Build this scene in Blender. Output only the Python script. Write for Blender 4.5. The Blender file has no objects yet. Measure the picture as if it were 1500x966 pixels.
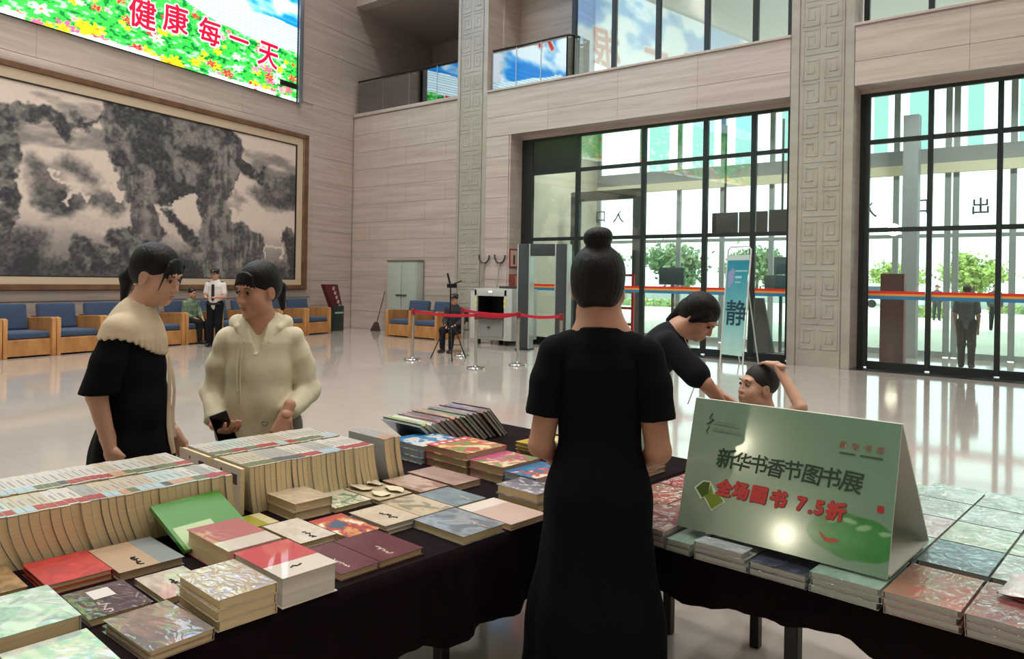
import bpy, bmesh, math, random
import numpy as np
from mathutils import Vector, Matrix, Euler
R = math.radians
random.seed(7)
SC = bpy.context.scene
COL = SC.collection

# ------------------------------------------------------------------ camera
TH, ROLL, FPX, EYE = math.atan(1110 / 1412), R(0.9776), 1110.0, 1.55
def make_camera():
    c, s, cr, sr = math.cos(TH), math.sin(TH), math.cos(ROLL), math.sin(ROLL)
    right0 = Vector((c, s, 0)); down0 = Vector((0, 0, -1)); fwd = Vector((-s, c, 0))
    right = right0 * cr - down0 * sr
    down = right0 * sr + down0 * cr
    cam = bpy.data.cameras.new('camera')
    cam.sensor_fit = 'HORIZONTAL'; cam.sensor_width = 36.0
    cam.lens = FPX / 1500 * 36.0
    cam.shift_y = -(483 - 410.58) / 1500
    cam.clip_start = 0.05; cam.clip_end = 600
    o = bpy.data.objects.new('camera', cam); COL.objects.link(o)
    m = Matrix.Identity(4)
    for i in range(3):
        m[i][0] = right[i]; m[i][1] = -down[i]; m[i][2] = -fwd[i]
    m.translation = (0, 0, EYE)
    o.matrix_world = m
    SC.camera = o
make_camera()

# ------------------------------------------------------------------ sky, sun, hall lamps, exposure
def make_world():
    w = bpy.data.worlds.new('sky'); SC.world = w; w.use_nodes = True
    nt = w.node_tree; nt.nodes.clear()
    out = nt.nodes.new('ShaderNodeOutputWorld'); bg = nt.nodes.new('ShaderNodeBackground')
    bg.inputs[0].default_value = (0.95, 0.98, 1.0, 1); bg.inputs[1].default_value = 3.2
    nt.links.new(bg.outputs[0], out.inputs[0])
make_world()
def add_sun(d, e, ang):
    l = bpy.data.lights.new('sun', 'SUN'); l.energy = e; l.angle = R(ang); l.color = (1, .96, .88)
    o = bpy.data.objects.new('sun', l); COL.objects.link(o)
    o.rotation_euler = Vector(d).to_track_quat('-Z', 'Y').to_euler()
add_sun((0.35, 0.6, -0.75), 4.5, 3)
CEIL = 15.0
LAMP_COL = (1.0, 0.955, 0.90)
def downlight(x, y, z, rad, power):
    l = bpy.data.lights.new('ceiling_or_fill_light', 'AREA'); l.shape = 'DISK'; l.size = rad * 2; l.energy = power; l.color = LAMP_COL; l.spread = R(140)
    o = bpy.data.objects.new('ceiling_or_fill_light', l); COL.objects.link(o); o.location = (x, y, z)
    return o
LAMP_W = {-14.5: 116, -11: 112, -6.5: 98, -2: 118, 2.5: 55, 7: 40}
LAMP_Y = {-2: .9, 2.5: 1.6, 7: 1.0, 11.5: .95}
for _x in LAMP_W:
    for _y in LAMP_Y:
        downlight(_x, _y, CEIL - .03, .45, LAMP_W[_x] * LAMP_Y[_y])
for _x in (-10.5, -8, -5.5, -2.6, -.5, 2):
    downlight(_x, 17.0, 6.18, .2, 70)          # fill lights added in the lobby to brighten its posts and board
SC.view_settings.view_transform = 'Standard'
SC.view_settings.look = 'None'
SC.view_settings.gamma = 1
SC.view_settings.exposure = 0.25
SC.view_settings.use_curve_mapping = False

# ------------------------------------------------------------------ small helpers
def lin(c):
    return tuple(((v / 255) / 12.92 if v / 255 <= .04045 else ((v / 255 + .055) / 1.055) ** 2.4) for v in c)
_M = {}
def mat(name, rgb=(200, 200, 200), rough=.5, metal=0., spec=.5, coat=0., coat_rough=.05, noise=0., nscale=8., bump=0., bscale=40., stretch=(1, 1, 1),
        emit=None, estr=0., alpha=1., trans=0., sheen=0., sss=0., rgb2=None, coat_bump=0., attr=None):
    if name in _M: return _M[name]
    m = bpy.data.materials.new(name); m.use_nodes = True
    nt = m.node_tree; N = nt.nodes; Lk = nt.links
    p = N['Principled BSDF']; c = lin(rgb) + (1,)
    p.inputs['Base Color'].default_value = c
    p.inputs['Roughness'].default_value = rough
    p.inputs['Metallic'].default_value = metal
    p.inputs['Specular IOR Level'].default_value = spec
    p.inputs['Coat Weight'].default_value = coat
    p.inputs['Coat Roughness'].default_value = coat_rough
    p.inputs['Alpha'].default_value = alpha
    p.inputs['Transmission Weight'].default_value = trans
    p.inputs['Sheen Weight'].default_value = sheen
    if sss:
        p.inputs['Subsurface Weight'].default_value = sss
        p.inputs['Subsurface Radius'].default_value = (.02, .008, .004)
    if emit:
        p.inputs['Emission Color'].default_value = lin(emit) + (1,)
        p.inputs['Emission Strength'].default_value = estr
    tc = mp = None
    if noise or bump or coat_bump or rgb2:
        tc = N.new('ShaderNodeTexCoord'); mp = N.new('ShaderNodeMapping')
        mp.inputs['Scale'].default_value = stretch
        Lk.new(tc.outputs['Object'], mp.inputs[0])
    if attr:
        a = N.new('ShaderNodeVertexColor'); a.layer_name = attr
        Lk.new(a.outputs[0], p.inputs['Base Color'])
        if emit: Lk.new(a.outputs[0], p.inputs['Emission Color'])
    elif noise or rgb2:
        n = N.new('ShaderNodeTexNoise'); n.inputs['Scale'].default_value = nscale; n.inputs['Detail'].default_value = 5
        Lk.new(mp.outputs[0], n.inputs['Vector'])
        r = N.new('ShaderNodeValToRGB')
        c2 = lin(rgb2) if rgb2 else tuple(v * (1 - noise) for v in c[:3])
        r.color_ramp.elements[0].position = .35; r.color_ramp.elements[1].position = .65
        r.color_ramp.elements[0].color = c2 + (1,)
        r.color_ramp.elements[1].color = c if rgb2 else tuple(min(1, v * (1 + noise * .5)) for v in c[:3]) + (1,)
        Lk.new(n.outputs['Fac'], r.inputs[0]); Lk.new(r.outputs[0], p.inputs['Base Color'])
    if bump:
        n2 = N.new('ShaderNodeTexNoise'); n2.inputs['Scale'].default_value = bscale; n2.inputs['Detail'].default_value = 4
        Lk.new(mp.outputs[0], n2.inputs['Vector'])
        b = N.new('ShaderNodeBump'); b.inputs['Strength'].default_value = bump; b.inputs['Distance'].default_value = .01
        Lk.new(n2.outputs['Fac'], b.inputs['Height']); Lk.new(b.outputs[0], p.inputs['Normal'])
    if coat_bump:
        n3 = N.new('ShaderNodeTexNoise'); n3.inputs['Scale'].default_value = bscale; n3.inputs['Detail'].default_value = 2
        n3.inputs['Distortion'].default_value = .8
        Lk.new(mp.outputs[0], n3.inputs['Vector'])
        b = N.new('ShaderNodeBump'); b.inputs['Strength'].default_value = coat_bump; b.inputs['Distance'].default_value = .01
        Lk.new(n3.outputs['Fac'], b.inputs['Height']); Lk.new(b.outputs[0], p.inputs['Coat Normal'])
    _M[name] = m
    return m

def glass_mat(name, tint=(235, 245, 242), base=.08, gain=1.0):
    """thin pane: see-through, mirrors by Fresnel"""
    if name in _M: return _M[name]
    m = bpy.data.materials.new(name); m.use_nodes = True
    nt = m.node_tree; N = nt.nodes; Lk = nt.links; N.clear()
    out = N.new('ShaderNodeOutputMaterial'); mx = N.new('ShaderNodeMixShader')
    tr = N.new('ShaderNodeBsdfTransparent'); gl = N.new('ShaderNodeBsdfGlossy'); fr = N.new('ShaderNodeFresnel')
    tr.inputs[0].default_value = lin(tint) + (1,); gl.inputs['Roughness'].default_value = .01
    gl.inputs[0].default_value = (1, 1, 1, 1)
    fr.inputs[0].default_value = 1.5
    ma = N.new('ShaderNodeMath'); ma.operation = 'MULTIPLY_ADD'; ma.use_clamp = True
    ma.inputs[1].default_value = gain; ma.inputs[2].default_value = base
    Lk.new(fr.outputs[0], ma.inputs[0]); Lk.new(ma.outputs[0], mx.inputs[0])
    Lk.new(tr.outputs[0], mx.inputs[1]); Lk.new(gl.outputs[0], mx.inputs[2]); Lk.new(mx.outputs[0], out.inputs[0])
    _M[name] = m
    return m

def stone_mat(name, a, b, rough=.35, streak=(.35, .35, 7.), bump=.25):
    """travertine: fine horizontal veins"""
    if name in _M: return _M[name]
    m = bpy.data.materials.new(name); m.use_nodes = True
    nt = m.node_tree; N = nt.nodes; Lk = nt.links; p = N['Principled BSDF']
    g = N.new('ShaderNodeNewGeometry'); mp = N.new('ShaderNodeMapping'); mp.inputs['Scale'].default_value = streak
    n = N.new('ShaderNodeTexNoise'); n.inputs['Scale'].default_value = 1.6; n.inputs['Detail'].default_value = 8; n.inputs['Roughness'].default_value = .62
    Lk.new(g.outputs['Position'], mp.inputs[0]); Lk.new(mp.outputs[0], n.inputs['Vector'])
    r = N.new('ShaderNodeValToRGB'); e = r.color_ramp.elements
    e[0].position = .32; e[0].color = lin(b) + (1,); e[1].position = .62; e[1].color = lin(a) + (1,)
    Lk.new(n.outputs['Fac'], r.inputs[0])
    oi = N.new('ShaderNodeObjectInfo'); hs = N.new('ShaderNodeHueSaturation')
    ma = N.new('ShaderNodeMapRange'); ma.inputs['To Min'].default_value = .975; ma.inputs['To Max'].default_value = 1.025
    Lk.new(oi.outputs['Random'], ma.inputs[0]); Lk.new(ma.outputs[0], hs.inputs['Value'])
    Lk.new(r.outputs[0], hs.inputs['Color']); Lk.new(hs.outputs[0], p.inputs['Base Color'])
    p.inputs['Roughness'].default_value = rough
    bm_ = N.new('ShaderNodeBump'); bm_.inputs['Strength'].default_value = bump; bm_.inputs['Distance'].default_value = .01
    Lk.new(n.outputs['Fac'], bm_.inputs['Height']); Lk.new(bm_.outputs[0], p.inputs['Normal'])
    _M[name] = m
    return m

def wood_mat(name, a, b, rough=.4, stretch=(3, 3, 30)):
    return mat(name, a, rough=rough, rgb2=b, nscale=1.6, stretch=stretch, bump=.08, bscale=3, coat=.2, coat_rough=.25)

class MB:
    """collects shapes into one mesh"""
    def __init__(s): s.v = []; s.f = []; s.m = []
    def add(s, v, f, mi=0):
        o = len(s.v); s.v += [tuple(x) for x in v]; s.f += [tuple(i + o for i in q) for q in f]; s.m += [mi] * len(f); return s
    def box(s, c, d, rz=0., mi=0, rot=None):
        h = [x / 2 for x in d]; M_ = rot if rot is not None else Matrix.Rotation(rz, 3, 'Z'); c = Vector(c)
        v = [M_ @ Vector((sx * h[0], sy * h[1], sz * h[2])) + c for sz in (-1, 1) for sy in (-1, 1) for sx in (-1, 1)]
        return s.add(v, [(0, 2, 3, 1), (4, 5, 7, 6), (0, 1, 5, 4), (2, 6, 7, 3), (0, 4, 6, 2), (1, 3, 7, 5)], mi)
    def bb(s, a, b, mi=0):
        return s.box([(a[i] + b[i]) / 2 for i in range(3)], [abs(b[i] - a[i]) for i in range(3)], mi=mi)
    def tube(s, pts, r, n=10, cap=True, mi=0, flat=None):
        pts = [Vector(p) for p in pts]; rs = r if isinstance(r, (list, tuple)) else [r] * len(pts)
        rings = []; prev = None
        for i, p in enumerate(pts):
            t = (pts[min(i + 1, len(pts) - 1)] - pts[max(i - 1, 0)]).normalized()
            if prev is None:
                a = t.cross(Vector((0, 0, 1)))
                if a.length < 1e-3: a = t.cross(Vector((0, 1, 0)))
            else: a = prev - t * prev.dot(t)
            a.normalize(); prev = a; b = t.cross(a)
            k = (1, 1) if flat is None else flat
            rings.append([p + (a * math.cos(2 * math.pi * j / n) * k[0] + b * math.sin(2 * math.pi * j / n) * k[1]) * rs[i] for j in range(n)])
        v = [x for q in rings for x in q]; f = []
        for i in range(len(pts) - 1):
            for j in range(n):
                f.append((i * n + j, i * n + (j + 1) % n, (i + 1) * n + (j + 1) % n, (i + 1) * n + j))
        if cap: f += [tuple(range(n - 1, -1, -1)), tuple((len(pts) - 1) * n + j for j in range(n))]
        return s.add(v, f, mi)
    def lathe(s, prof, c=(0, 0, 0), n=24, mi=0):
        v = []; f = []
        for (r, z) in prof:
            for j in range(n):
                a = 2 * math.pi * j / n; v.append((c[0] + r * math.cos(a), c[1] + r * math.sin(a), c[2] + z))
        for i in range(len(prof) - 1):
            for j in range(n): f.append((i * n + j, i * n + (j + 1) % n, (i + 1) * n + (j + 1) % n, (i + 1) * n + j))
        f += [tuple(range(n - 1, -1, -1)), tuple((len(prof) - 1) * n + j for j in range(n))]
        return s.add(v, f, mi)
    def prism(s, poly, axis, a, b, mi=0):
        """poly in the two other axes, extruded a..b along axis"""
        n = len(poly); v = []
        for t in (a, b):
            for (p, q) in poly:
                v.append({'x': (t, p, q), 'y': (p, t, q), 'z': (p, q, t)}[axis])
        f = [tuple(range(n - 1, -1, -1)), tuple(range(n, 2 * n))] + [(j, (j + 1) % n, n + (j + 1) % n, n + j) for j in range(n)]
        return s.add(v, f, mi)
    def mesh(s, name, smooth=False, bevel=0., seg=2, angle=.5):
        me = bpy.data.meshes.new(name); me.from_pydata(s.v, [], s.f)
        if any(s.m): me.polygons.foreach_set('material_index', s.m)
        bm = bmesh.new(); bm.from_mesh(me)
        bmesh.ops.recalc_face_normals(bm, faces=bm.faces)
        if bevel:
            es = [e for e in bm.edges if len(e.link_faces) == 2 and e.calc_face_angle(0) > angle]
            bmesh.ops.bevel(bm, geom=es, offset=bevel, segments=seg, affect='EDGES', profile=.6)
        bm.to_mesh(me); bm.free()
        if smooth or bevel:
            me.polygons.foreach_set('use_smooth', [True] * len(me.polygons))
            if hasattr(me, 'set_sharp_from_angle'): me.set_sharp_from_angle(angle=R(38))
        return me
    def build(s, name, m, parent=None, loc=None, rz=0., **k):
        return obj(name, s.mesh(name, **k), m, parent, loc, rz)

def obj(name, me, m=None, parent=None, loc=None, rz=0.):
    o = bpy.data.objects.new(name, me); COL.objects.link(o)
    if m is not None and me is not None:
        for x in (m if isinstance(m, (list, tuple)) else [m]): me.materials.append(x)
    if parent: o.parent = parent
    if loc is not None: o.location = loc
    if rz: o.rotation_euler.z = rz
    return o
def link_mesh(name, me, parent=None, loc=None, rz=0.):
    o = bpy.data.objects.new(name, me); COL.objects.link(o)
    if parent: o.parent = parent
    if loc is not None: o.location = loc
    o.rotation_euler.z = rz
    return o
def thing(name, label, cat, loc=(0, 0, 0), rz=0., group=None):
    o = bpy.data.objects.new(name, None); COL.objects.link(o); o.empty_display_size = .1
    o.location = loc; o.rotation_euler = (0, 0, rz)
    return tag(o, label, cat, group)
def tag(o, label, cat, group=None, kind=None):
    if label: o['label'] = label
    if cat: o['category'] = cat
    if group: o['group'] = group
    if kind: o['kind'] = kind
    return o
def struct(o, label=None):
    o['kind'] = 'structure'
    if label: o['label'] = label
    return o
def sempty(name, loc=(0, 0, 0), label=None):
    o = bpy.data.objects.new(name, None); COL.objects.link(o); o.location = loc; o.empty_display_size = .1
    return struct(o, label)
def copy_tree(o, parent=None):
    c = o.copy(); COL.objects.link(c); c.parent = parent
    for ch in o.children: copy_tree(ch, c)
    return c
def text_mesh(s, size, offset=0., extrude=0., shear=0., align='CENTER'):
    """glyphs as a mesh in the XY plane (x right, y up), centred"""
    cu = bpy.data.curves.new('t', 'FONT'); cu.body = s; cu.size = size; cu.offset = offset; cu.extrude = extrude; cu.shear = shear
    cu.align_x = align; cu.resolution_u = 3
    o = bpy.data.objects.new('t', cu); COL.objects.link(o)
    dg = bpy.context.evaluated_depsgraph_get(); dg.update()
    me = bpy.data.meshes.new_from_object(o.evaluated_get(dg))
    bpy.data.objects.remove(o); bpy.data.curves.remove(cu)
    n = len(me.vertices); a = np.empty(n * 3); me.vertices.foreach_get('co', a); a = a.reshape(-1, 3)
    if n:
        if align == 'CENTER': a[:, 0] -= (a[:, 0].min() + a[:, 0].max()) / 2
        a[:, 1] -= (a[:, 1].min() + a[:, 1].max()) / 2
        me.vertices.foreach_set('co', a.ravel())
    me.materials.clear()
    return me
def put_text(name, s, size, m, M4, parent=None, offset=0., extrude=.0, shear=0., align='CENTER', bold=0., n=8):
    me = text_mesh(s, size, offset, extrude, shear, align)
    if bold:        # thicken strokes by laying shifted copies on each other
        V = np.empty(len(me.vertices) * 3); me.vertices.foreach_get('co', V); V = V.reshape(-1, 3); F = [tuple(p.vertices) for p in me.polygons]; mb = MB(); mb.add(V, F)
        for k in range(n):
            a = 2 * math.pi * k / n; mb.add(V + np.array((bold * math.cos(a), bold * math.sin(a), -1e-5 * (k + 1))), F)
        bpy.data.meshes.remove(me); me = bpy.data.meshes.new(name); me.from_pydata(mb.v, [], mb.f)
    me.transform(M4)
    return obj(name, me, m, parent)
def frame_mat(origin, xdir, ydir):
    x = Vector(xdir).normalized(); y = Vector(ydir).normalized(); z = x.cross(y)
    m = Matrix.Identity(4)
    for i in range(3): m[i][0] = x[i]; m[i][1] = y[i]; m[i][2] = z[i]; m[i][3] = origin[i]
    return m

# ---- numpy noise and painted grids (flat print)
def vnoise(x, y, seed=0):
    xi = np.floor(x).astype(np.int64); yi = np.floor(y).astype(np.int64); fx = x - xi; fy = y - yi
    fx = fx * fx * (3 - 2 * fx); fy = fy * fy * (3 - 2 * fy)
    def h(a, b):
        n = (a * 374761393 + b * 668265263 + seed * 1442695041) & 0x7fffffff
        n = ((n ^ (n >> 13)) * 1274126177) & 0x7fffffff
        return ((n ^ (n >> 16)) & 0xffff) / 65535.
    return (h(xi, yi) * (1 - fx) + h(xi + 1, yi) * fx) * (1 - fy) + (h(xi, yi + 1) * (1 - fx) + h(xi + 1, yi + 1) * fx) * fy
def fbm(x, y, o=4, seed=0):
    s = 0; a = .5; t = 0
    for i in range(o):
        s = s + a * vnoise(x * 2 ** i, y * 2 ** i, seed + i); t += a; a *= .5
    return s / t
def seg_dist(x, y, pts):
    """distance to a polyline and the interpolated half-width sign: pts=(px,py,halfwidth)"""
    best = np.full(x.shape, 1e9)
    for (ax, ay, ar), (bx, by, br) in zip(pts[:-1], pts[1:]):
        dx, dy = bx - ax, by - ay; L = dx * dx + dy * dy + 1e-12
        t = np.clip(((x - ax) * dx + (y - ay) * dy) / L, 0, 1)
        d = np.hypot(x - ax - t * dx, y - ay - t * dy) - (ar + (br - ar) * t)
        best = np.minimum(best, d)
    return best
def smoothstep(a, b, x):
    t = np.clip((x - a) / (b - a), 0, 1); return t * t * (3 - 2 * t)
def painted_grid(name, P, colr, m, parent=None):
    """P: (nu,nv,3) points, colr: (nu,nv,3) sRGB 0-255 -> mesh with colour attribute 'paint'"""
    nu, nv = P.shape[:2]
    i = np.arange(nu * nv).reshape(nu, nv)
    q = np.stack([i[:-1, :-1], i[1:, :-1], i[1:, 1:], i[:-1, 1:]], -1).reshape(-1, 4)
    me = bpy.data.meshes.new(name); fill_mesh(me, P.reshape(-1, 3), q)
    c = np.clip(colr.reshape(-1, 3) / 255., 0, 1); c = np.where(c <= .04045, c / 12.92, ((c + .055) / 1.055) ** 2.4)
    a = me.color_attributes.new('paint', 'FLOAT_COLOR', 'POINT')
    a.data.foreach_set('color', np.concatenate([c, np.ones((len(c), 1))], 1).astype(np.float32).ravel())
    return obj(name, me, m, parent)
def fill_mesh(me, V, Q):
    V = np.asarray(V, np.float32); Q = np.asarray(Q, np.int32); k = Q.shape[1]
    me.vertices.add(len(V)); me.vertices.foreach_set('co', V.ravel())
    me.loops.add(Q.size); me.loops.foreach_set('vertex_index', Q.ravel())
    me.polygons.add(len(Q)); me.polygons.foreach_set('loop_start', np.arange(0, Q.size, k, dtype=np.int32))
    me.update(calc_edges=True); me.validate()
# ================================================================== THE SETTING
YW, YF, YO, YL = 14.9, 15.45, 19.1, 15.3
BA = R(10.705); BC = Vector((-18.37, 15.3, 0))          # slanted left wall: origin at the corner, local y runs along it
def BL(x, s, z=0.):
    return Vector((BC.x + x * math.cos(BA) - s * math.sin(BA), BC.y + x * math.sin(BA) + s * math.cos(BA), z))
STONE = stone_mat('travertine', (200, 187, 178), (178, 163, 153), bump=.18)
STONE_P = stone_mat('carved_stone', (178, 172, 160), (162, 155, 142), streak=(.8, .8, 2.), bump=.15)
DARKFR = mat('window_frame_dark', (44, 50, 50), rough=.35, metal=.3)
GLASS = glass_mat('window_glass', base=.035, gain=1.0)
GLASS_OUT = glass_mat('outer_glass', base=.04, gain=.8)
GLASS_RAIL = glass_mat('railing_glass', tint=(190, 205, 200), base=.26, gain=1.2)
CREAM_WALL = mat('cream_plaster', (222, 214, 196), rough=.7, noise=.04)
CEIL_MAT = mat('ceiling_plaster', (205, 200, 195), rough=.8)
DARK_STONE = mat('threshold_dark_stone', (40, 38, 36), rough=.2)

def floor_material():
    m = bpy.data.materials.new('polished_floor'); m.use_nodes = True
    nt = m.node_tree; N = nt.nodes; Lk = nt.links; p = N['Principled BSDF']
    g = N.new('ShaderNodeNewGeometry')
    br = N.new('ShaderNodeTexBrick'); br.offset = 0; br.inputs['Scale'].default_value = 1
    br.inputs['Mortar Size'].default_value = .0025; br.inputs['Brick Width'].default_value = 1.2; br.inputs['Row Height'].default_value = 1.2
    br.inputs['Color1'].default_value = lin((184, 175, 166)) + (1,); br.inputs['Color2'].default_value = lin((182, 173, 164)) + (1,)
    br.inputs['Mortar'].default_value = lin((168, 159, 150)) + (1,)
    Lk.new(g.outputs['Position'], br.inputs['Vector'])
    n = N.new('ShaderNodeTexNoise'); n.inputs['Scale'].default_value = 1.3; n.inputs['Detail'].default_value = 8; n.inputs['Distortion'].default_value = 1.2
    Lk.new(g.outputs['Position'], n.inputs['Vector'])
    mx = N.new('ShaderNodeMix'); mx.data_type = 'RGBA'; mx.blend_type = 'MULTIPLY'; mx.inputs[0].default_value = .2
    r = N.new('ShaderNodeValToRGB'); r.color_ramp.elements[0].color = (.72, .68, .66, 1); r.color_ramp.elements[0].position = .3; r.color_ramp.elements[1].position = .6
    Lk.new(n.outputs['Fac'], r.inputs[0])
    Lk.new(br.outputs['Color'], mx.inputs[6]); Lk.new(r.outputs[0], mx.inputs[7]); Lk.new(mx.outputs[2], p.inputs['Base Color'])
    p.inputs['Roughness'].default_value = .075; p.inputs['Specular IOR Level'].default_value = .8
    return m
struct(MB().bb((-21, -18, -.2), (9, YO + .1, 0)).build('floor', floor_material()), 'polished beige stone floor of the hall')
struct(MB().bb((-22, -18, CEIL), (9.3, YO + .9, CEIL + .3)).build('ceiling', CEIL_MAT), 'plain high ceiling of the hall')
struct(MB().bb((9, -18, 0), (9.3, YF, CEIL)).build('wall_right', STONE), 'stone side wall of the hall')
struct(MB().bb((-19, -16.3, 0), (9.3, -16, CEIL)).build('wall_rear', STONE), 'stone rear wall of the hall')

# ---- stone slabs: shared meshes, one object per slab
_SL = {}
def slab_mesh(w, h, t=.03):
    k = (round(w, 3), round(h, 3), t)
    if k not in _SL:
        me = MB().box((0, 0, 0), (w - .003, t, h - .006)).mesh('stone_slab', bevel=.0025, seg=1); me.materials.append(STONE); _SL[k] = me
    return _SL[k]
def slabs(parent, a0, a1, z0, z1, w, h, plane, axis='x', skip=None, stagger=True):
    """slabs on a plane: axis 'x' -> plane is a y value facing -y; axis 'y' -> plane is an x value facing +x"""
    nr = max(1, round((z1 - z0) / h)); hh = (z1 - z0) / nr; nc = max(1, round((a1 - a0) / w)); ww = (a1 - a0) / nc
    for r in range(nr):
        off = (ww / 2 if (r % 2 and stagger and nc > 1) else 0)
        edges = [a0] + [a0 + ww * k - off for k in range(1, nc + (1 if off else 0))] + [a1]
        edges = [e for e in edges if a0 <= e <= a1]
        for e0, e1 in zip(edges[:-1], edges[1:]):
            if e1 - e0 < .05: continue
            c = (e0 + e1) / 2; z = z0 + hh * (r + .5)
            if skip and skip(e0, e1, z - hh / 2, z + hh / 2): continue
            if axis == 'x': link_mesh('stone_slab', slab_mesh(e1 - e0, hh), parent, (c, plane - .015, z))
            else: link_mesh('stone_slab', slab_mesh(e1 - e0, hh), parent, (plane + .015, c, z), R(90))

# ---- left wall (slanted) with the mural and the screen above
wl = struct(MB().bb((-.3, -34.5, 0), (0, 4.9, CEIL)).build('wall_left', STONE, None, BC, BA), 'travertine wall carrying the ink painting and the big screen')
slabs(wl, -20.0, -1.82, 5.75, 6.40, 2.6, .65, 0, 'y')
slabs(wl, -1.82, -.02, .0, 5.75, 1.8, .72, 0, 'y')
slabs(wl, -1.82, -.02, 5.75, 6.5, 1.8, .75, 0, 'y')
slabs(wl, -2.25, 4.2, 6.5, 11.3, 3.2, .8, 0, 'y')
slabs(wl, -20.0, -1.82, .0, .96, 2.6, .96, 0, 'y')
tm = MB()
for (a, b) in (((0, -19.3, 5.56), (.05, -1.83, 5.74)), ((0, -19.3, .97), (.05, -1.83, 1.18)), ((0, -2.03, 1.18), (.05, -1.83, 5.56)), ((0, -19.3, 1.18), (.05, -19.1, 5.56))):
    tm.bb(a, b)
struct(tm.build('trim_1', STONE, None, BC, BA, bevel=.008), 'raised stone surround of the painting')

# ---- back wall
wb = sempty('wall_back', (0, 0, 0), 'travertine wall with the tall glazed entrances')
core = MB(); XR = 3.6
core.bb((-18.5, YL + .03, 0), (-13.66, YL + .4, 6.46)).bb((-12.66, YW + .03, 0), (-11.88, YF + .1, 6.36)).bb((-11.88, YW + .03, 5.23), (-4.9, YF + .1, 6.36))
core.bb((-3.74, YW + .03, 5.27), (9, YF + .1, 6.36)).bb((XR, YW + .03, 0), (9, YF + .1, 6.36))
core.bb((-12.66, YW + .03, 9.6), (9, YF + .1, CEIL)).bb((-18.6, YL + .03, 9.9), (-12.6, YL + .4, CEIL))
core.build('wall_core', STONE, wb)
slabs(wb, -18.30, -13.66, 0, 6.44, 1.55, .53, YL + .03)
slabs(wb, -12.63, -11.89, 0, 5.2, .74, .52, YW + .03)
slabs(wb, -12.63, -4.91, 5.21, 5.70, 1.93, .49, YW + .03, stagger=False)
slabs(wb, -12.63, -4.91, 5.70, 6.36, 1.93, .66, YW + .03, stagger=False)
slabs(wb, -3.73, XR, 5.25, 5.70, 1.83, .45, YW + .03, stagger=False)
slabs(wb, -3.73, XR, 5.70, 6.36, 1.83, .66, YW + .03, stagger=False)
cp = MB().bb((-18.30, YL - .04, 6.46), (-13.66, YL + .45, 6.56)).bb((-12.62, YW - .04, 6.36), (-4.9, YF + .2, 6.41)).bb((-3.74, YW - .04, 6.36), (XR, YF + .2, 6.41))
struct(cp.build('trim_2', STONE, bevel=.006), 'stone coping along the upper floor')
MB().bb((-11.88, YW + .03, 0), (-11.85, YF, 5.23)).build('reveal', STONE, wb)

MB().bb((-11.88, YF - .05, 5.135), (-4.9, YF + .1, 5.26)).build('header', STONE, wb); MB().bb((-3.74, YF - .05, 5.195), (XR, YF + .1, 5.29)).build('header', STONE, wb)
for a, b in ((-11.86, -11.6), (-5.0, -4.88), (-3.76, -3.645)): MB().bb((a, YF - .04, 0), (b, YF + .1, 5.27)).build('jamb_filler', DARKFR, wb)

# ---- carved pillars
def fret_mesh():
    mb = MB(); u = .099
    def st(x0, z0, x1, z1, w=.030):
        for sx in (1, -1):
            xa, xb = sorted((sx * x0 * u, sx * x1 * u)); za, zb = sorted((z0 * u, z1 * u))
            mb.bb((xa - w / 2, -.009, za - w / 2), (xb + w / 2, 0, zb + w / 2))
    for k in (1, -1):
        st(3.5, 4.8 * k, .6, 4.8 * k); st(.6, 4.8 * k, .6, 1.2 * k); st(.6, 1.2 * k, 2.7, 1.2 * k); st(2.7, 1.2 * k, 2.7, 3.6 * k); st(2.7, 3.6 * k, 1.5, 3.6 * k); st(1.5, 3.6 * k, 1.5, 2.3 * k)
    st(3.5, -4.8, 3.5, 4.8); st(0, 0, 2.9, 0)
    me = mb.mesh('relief_motif', bevel=.004, seg=1); me.materials.append(STONE_P); return me
FRET = fret_mesh()
def pillar(name, x0, x1, g0, g1, top, label, yface=YW):
    o = sempty(name, ((x0 + x1) / 2, yface, 0), label); cx = (x0 + x1) / 2
    MB().bb((x0 - cx, .03, 0), (x1 - cx, .6, top)).build('shaft', STONE, o)
    for a, b in ((x0, g0 - .012), (g1 + .012, x1)):
        MB().bb((a - cx, 0, 0), (b - cx, .03, top)).build('edge_strip', STONE_P, o, bevel=.005, seg=1)
    MB().bb((g0 - cx + .012, .006, 0), (g1 - cx - .012, .03, top)).build('carved_panel', STONE_P, o)
    h = 1.03; k = 0; z = .30
    while z + h < top:
        link_mesh('relief_motif', FRET, o, ((g0 + g1) / 2 - cx, .006, z + h / 2)); z += h
    MB().bb((g0 - cx + .03, -.004, z - .02), (g1 - cx - .03, .006, z)).build('relief_band', STONE_P, o)
    return o
pillar('pillar', -13.67, -12.63, -13.56, -12.78, 11.2, 'carved fretwork pillar left of the security gate')
pillar('pillar', -4.90, -3.74, -4.73, -3.91, 11.2, 'carved fretwork pillar between the two glazed entrances')

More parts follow.
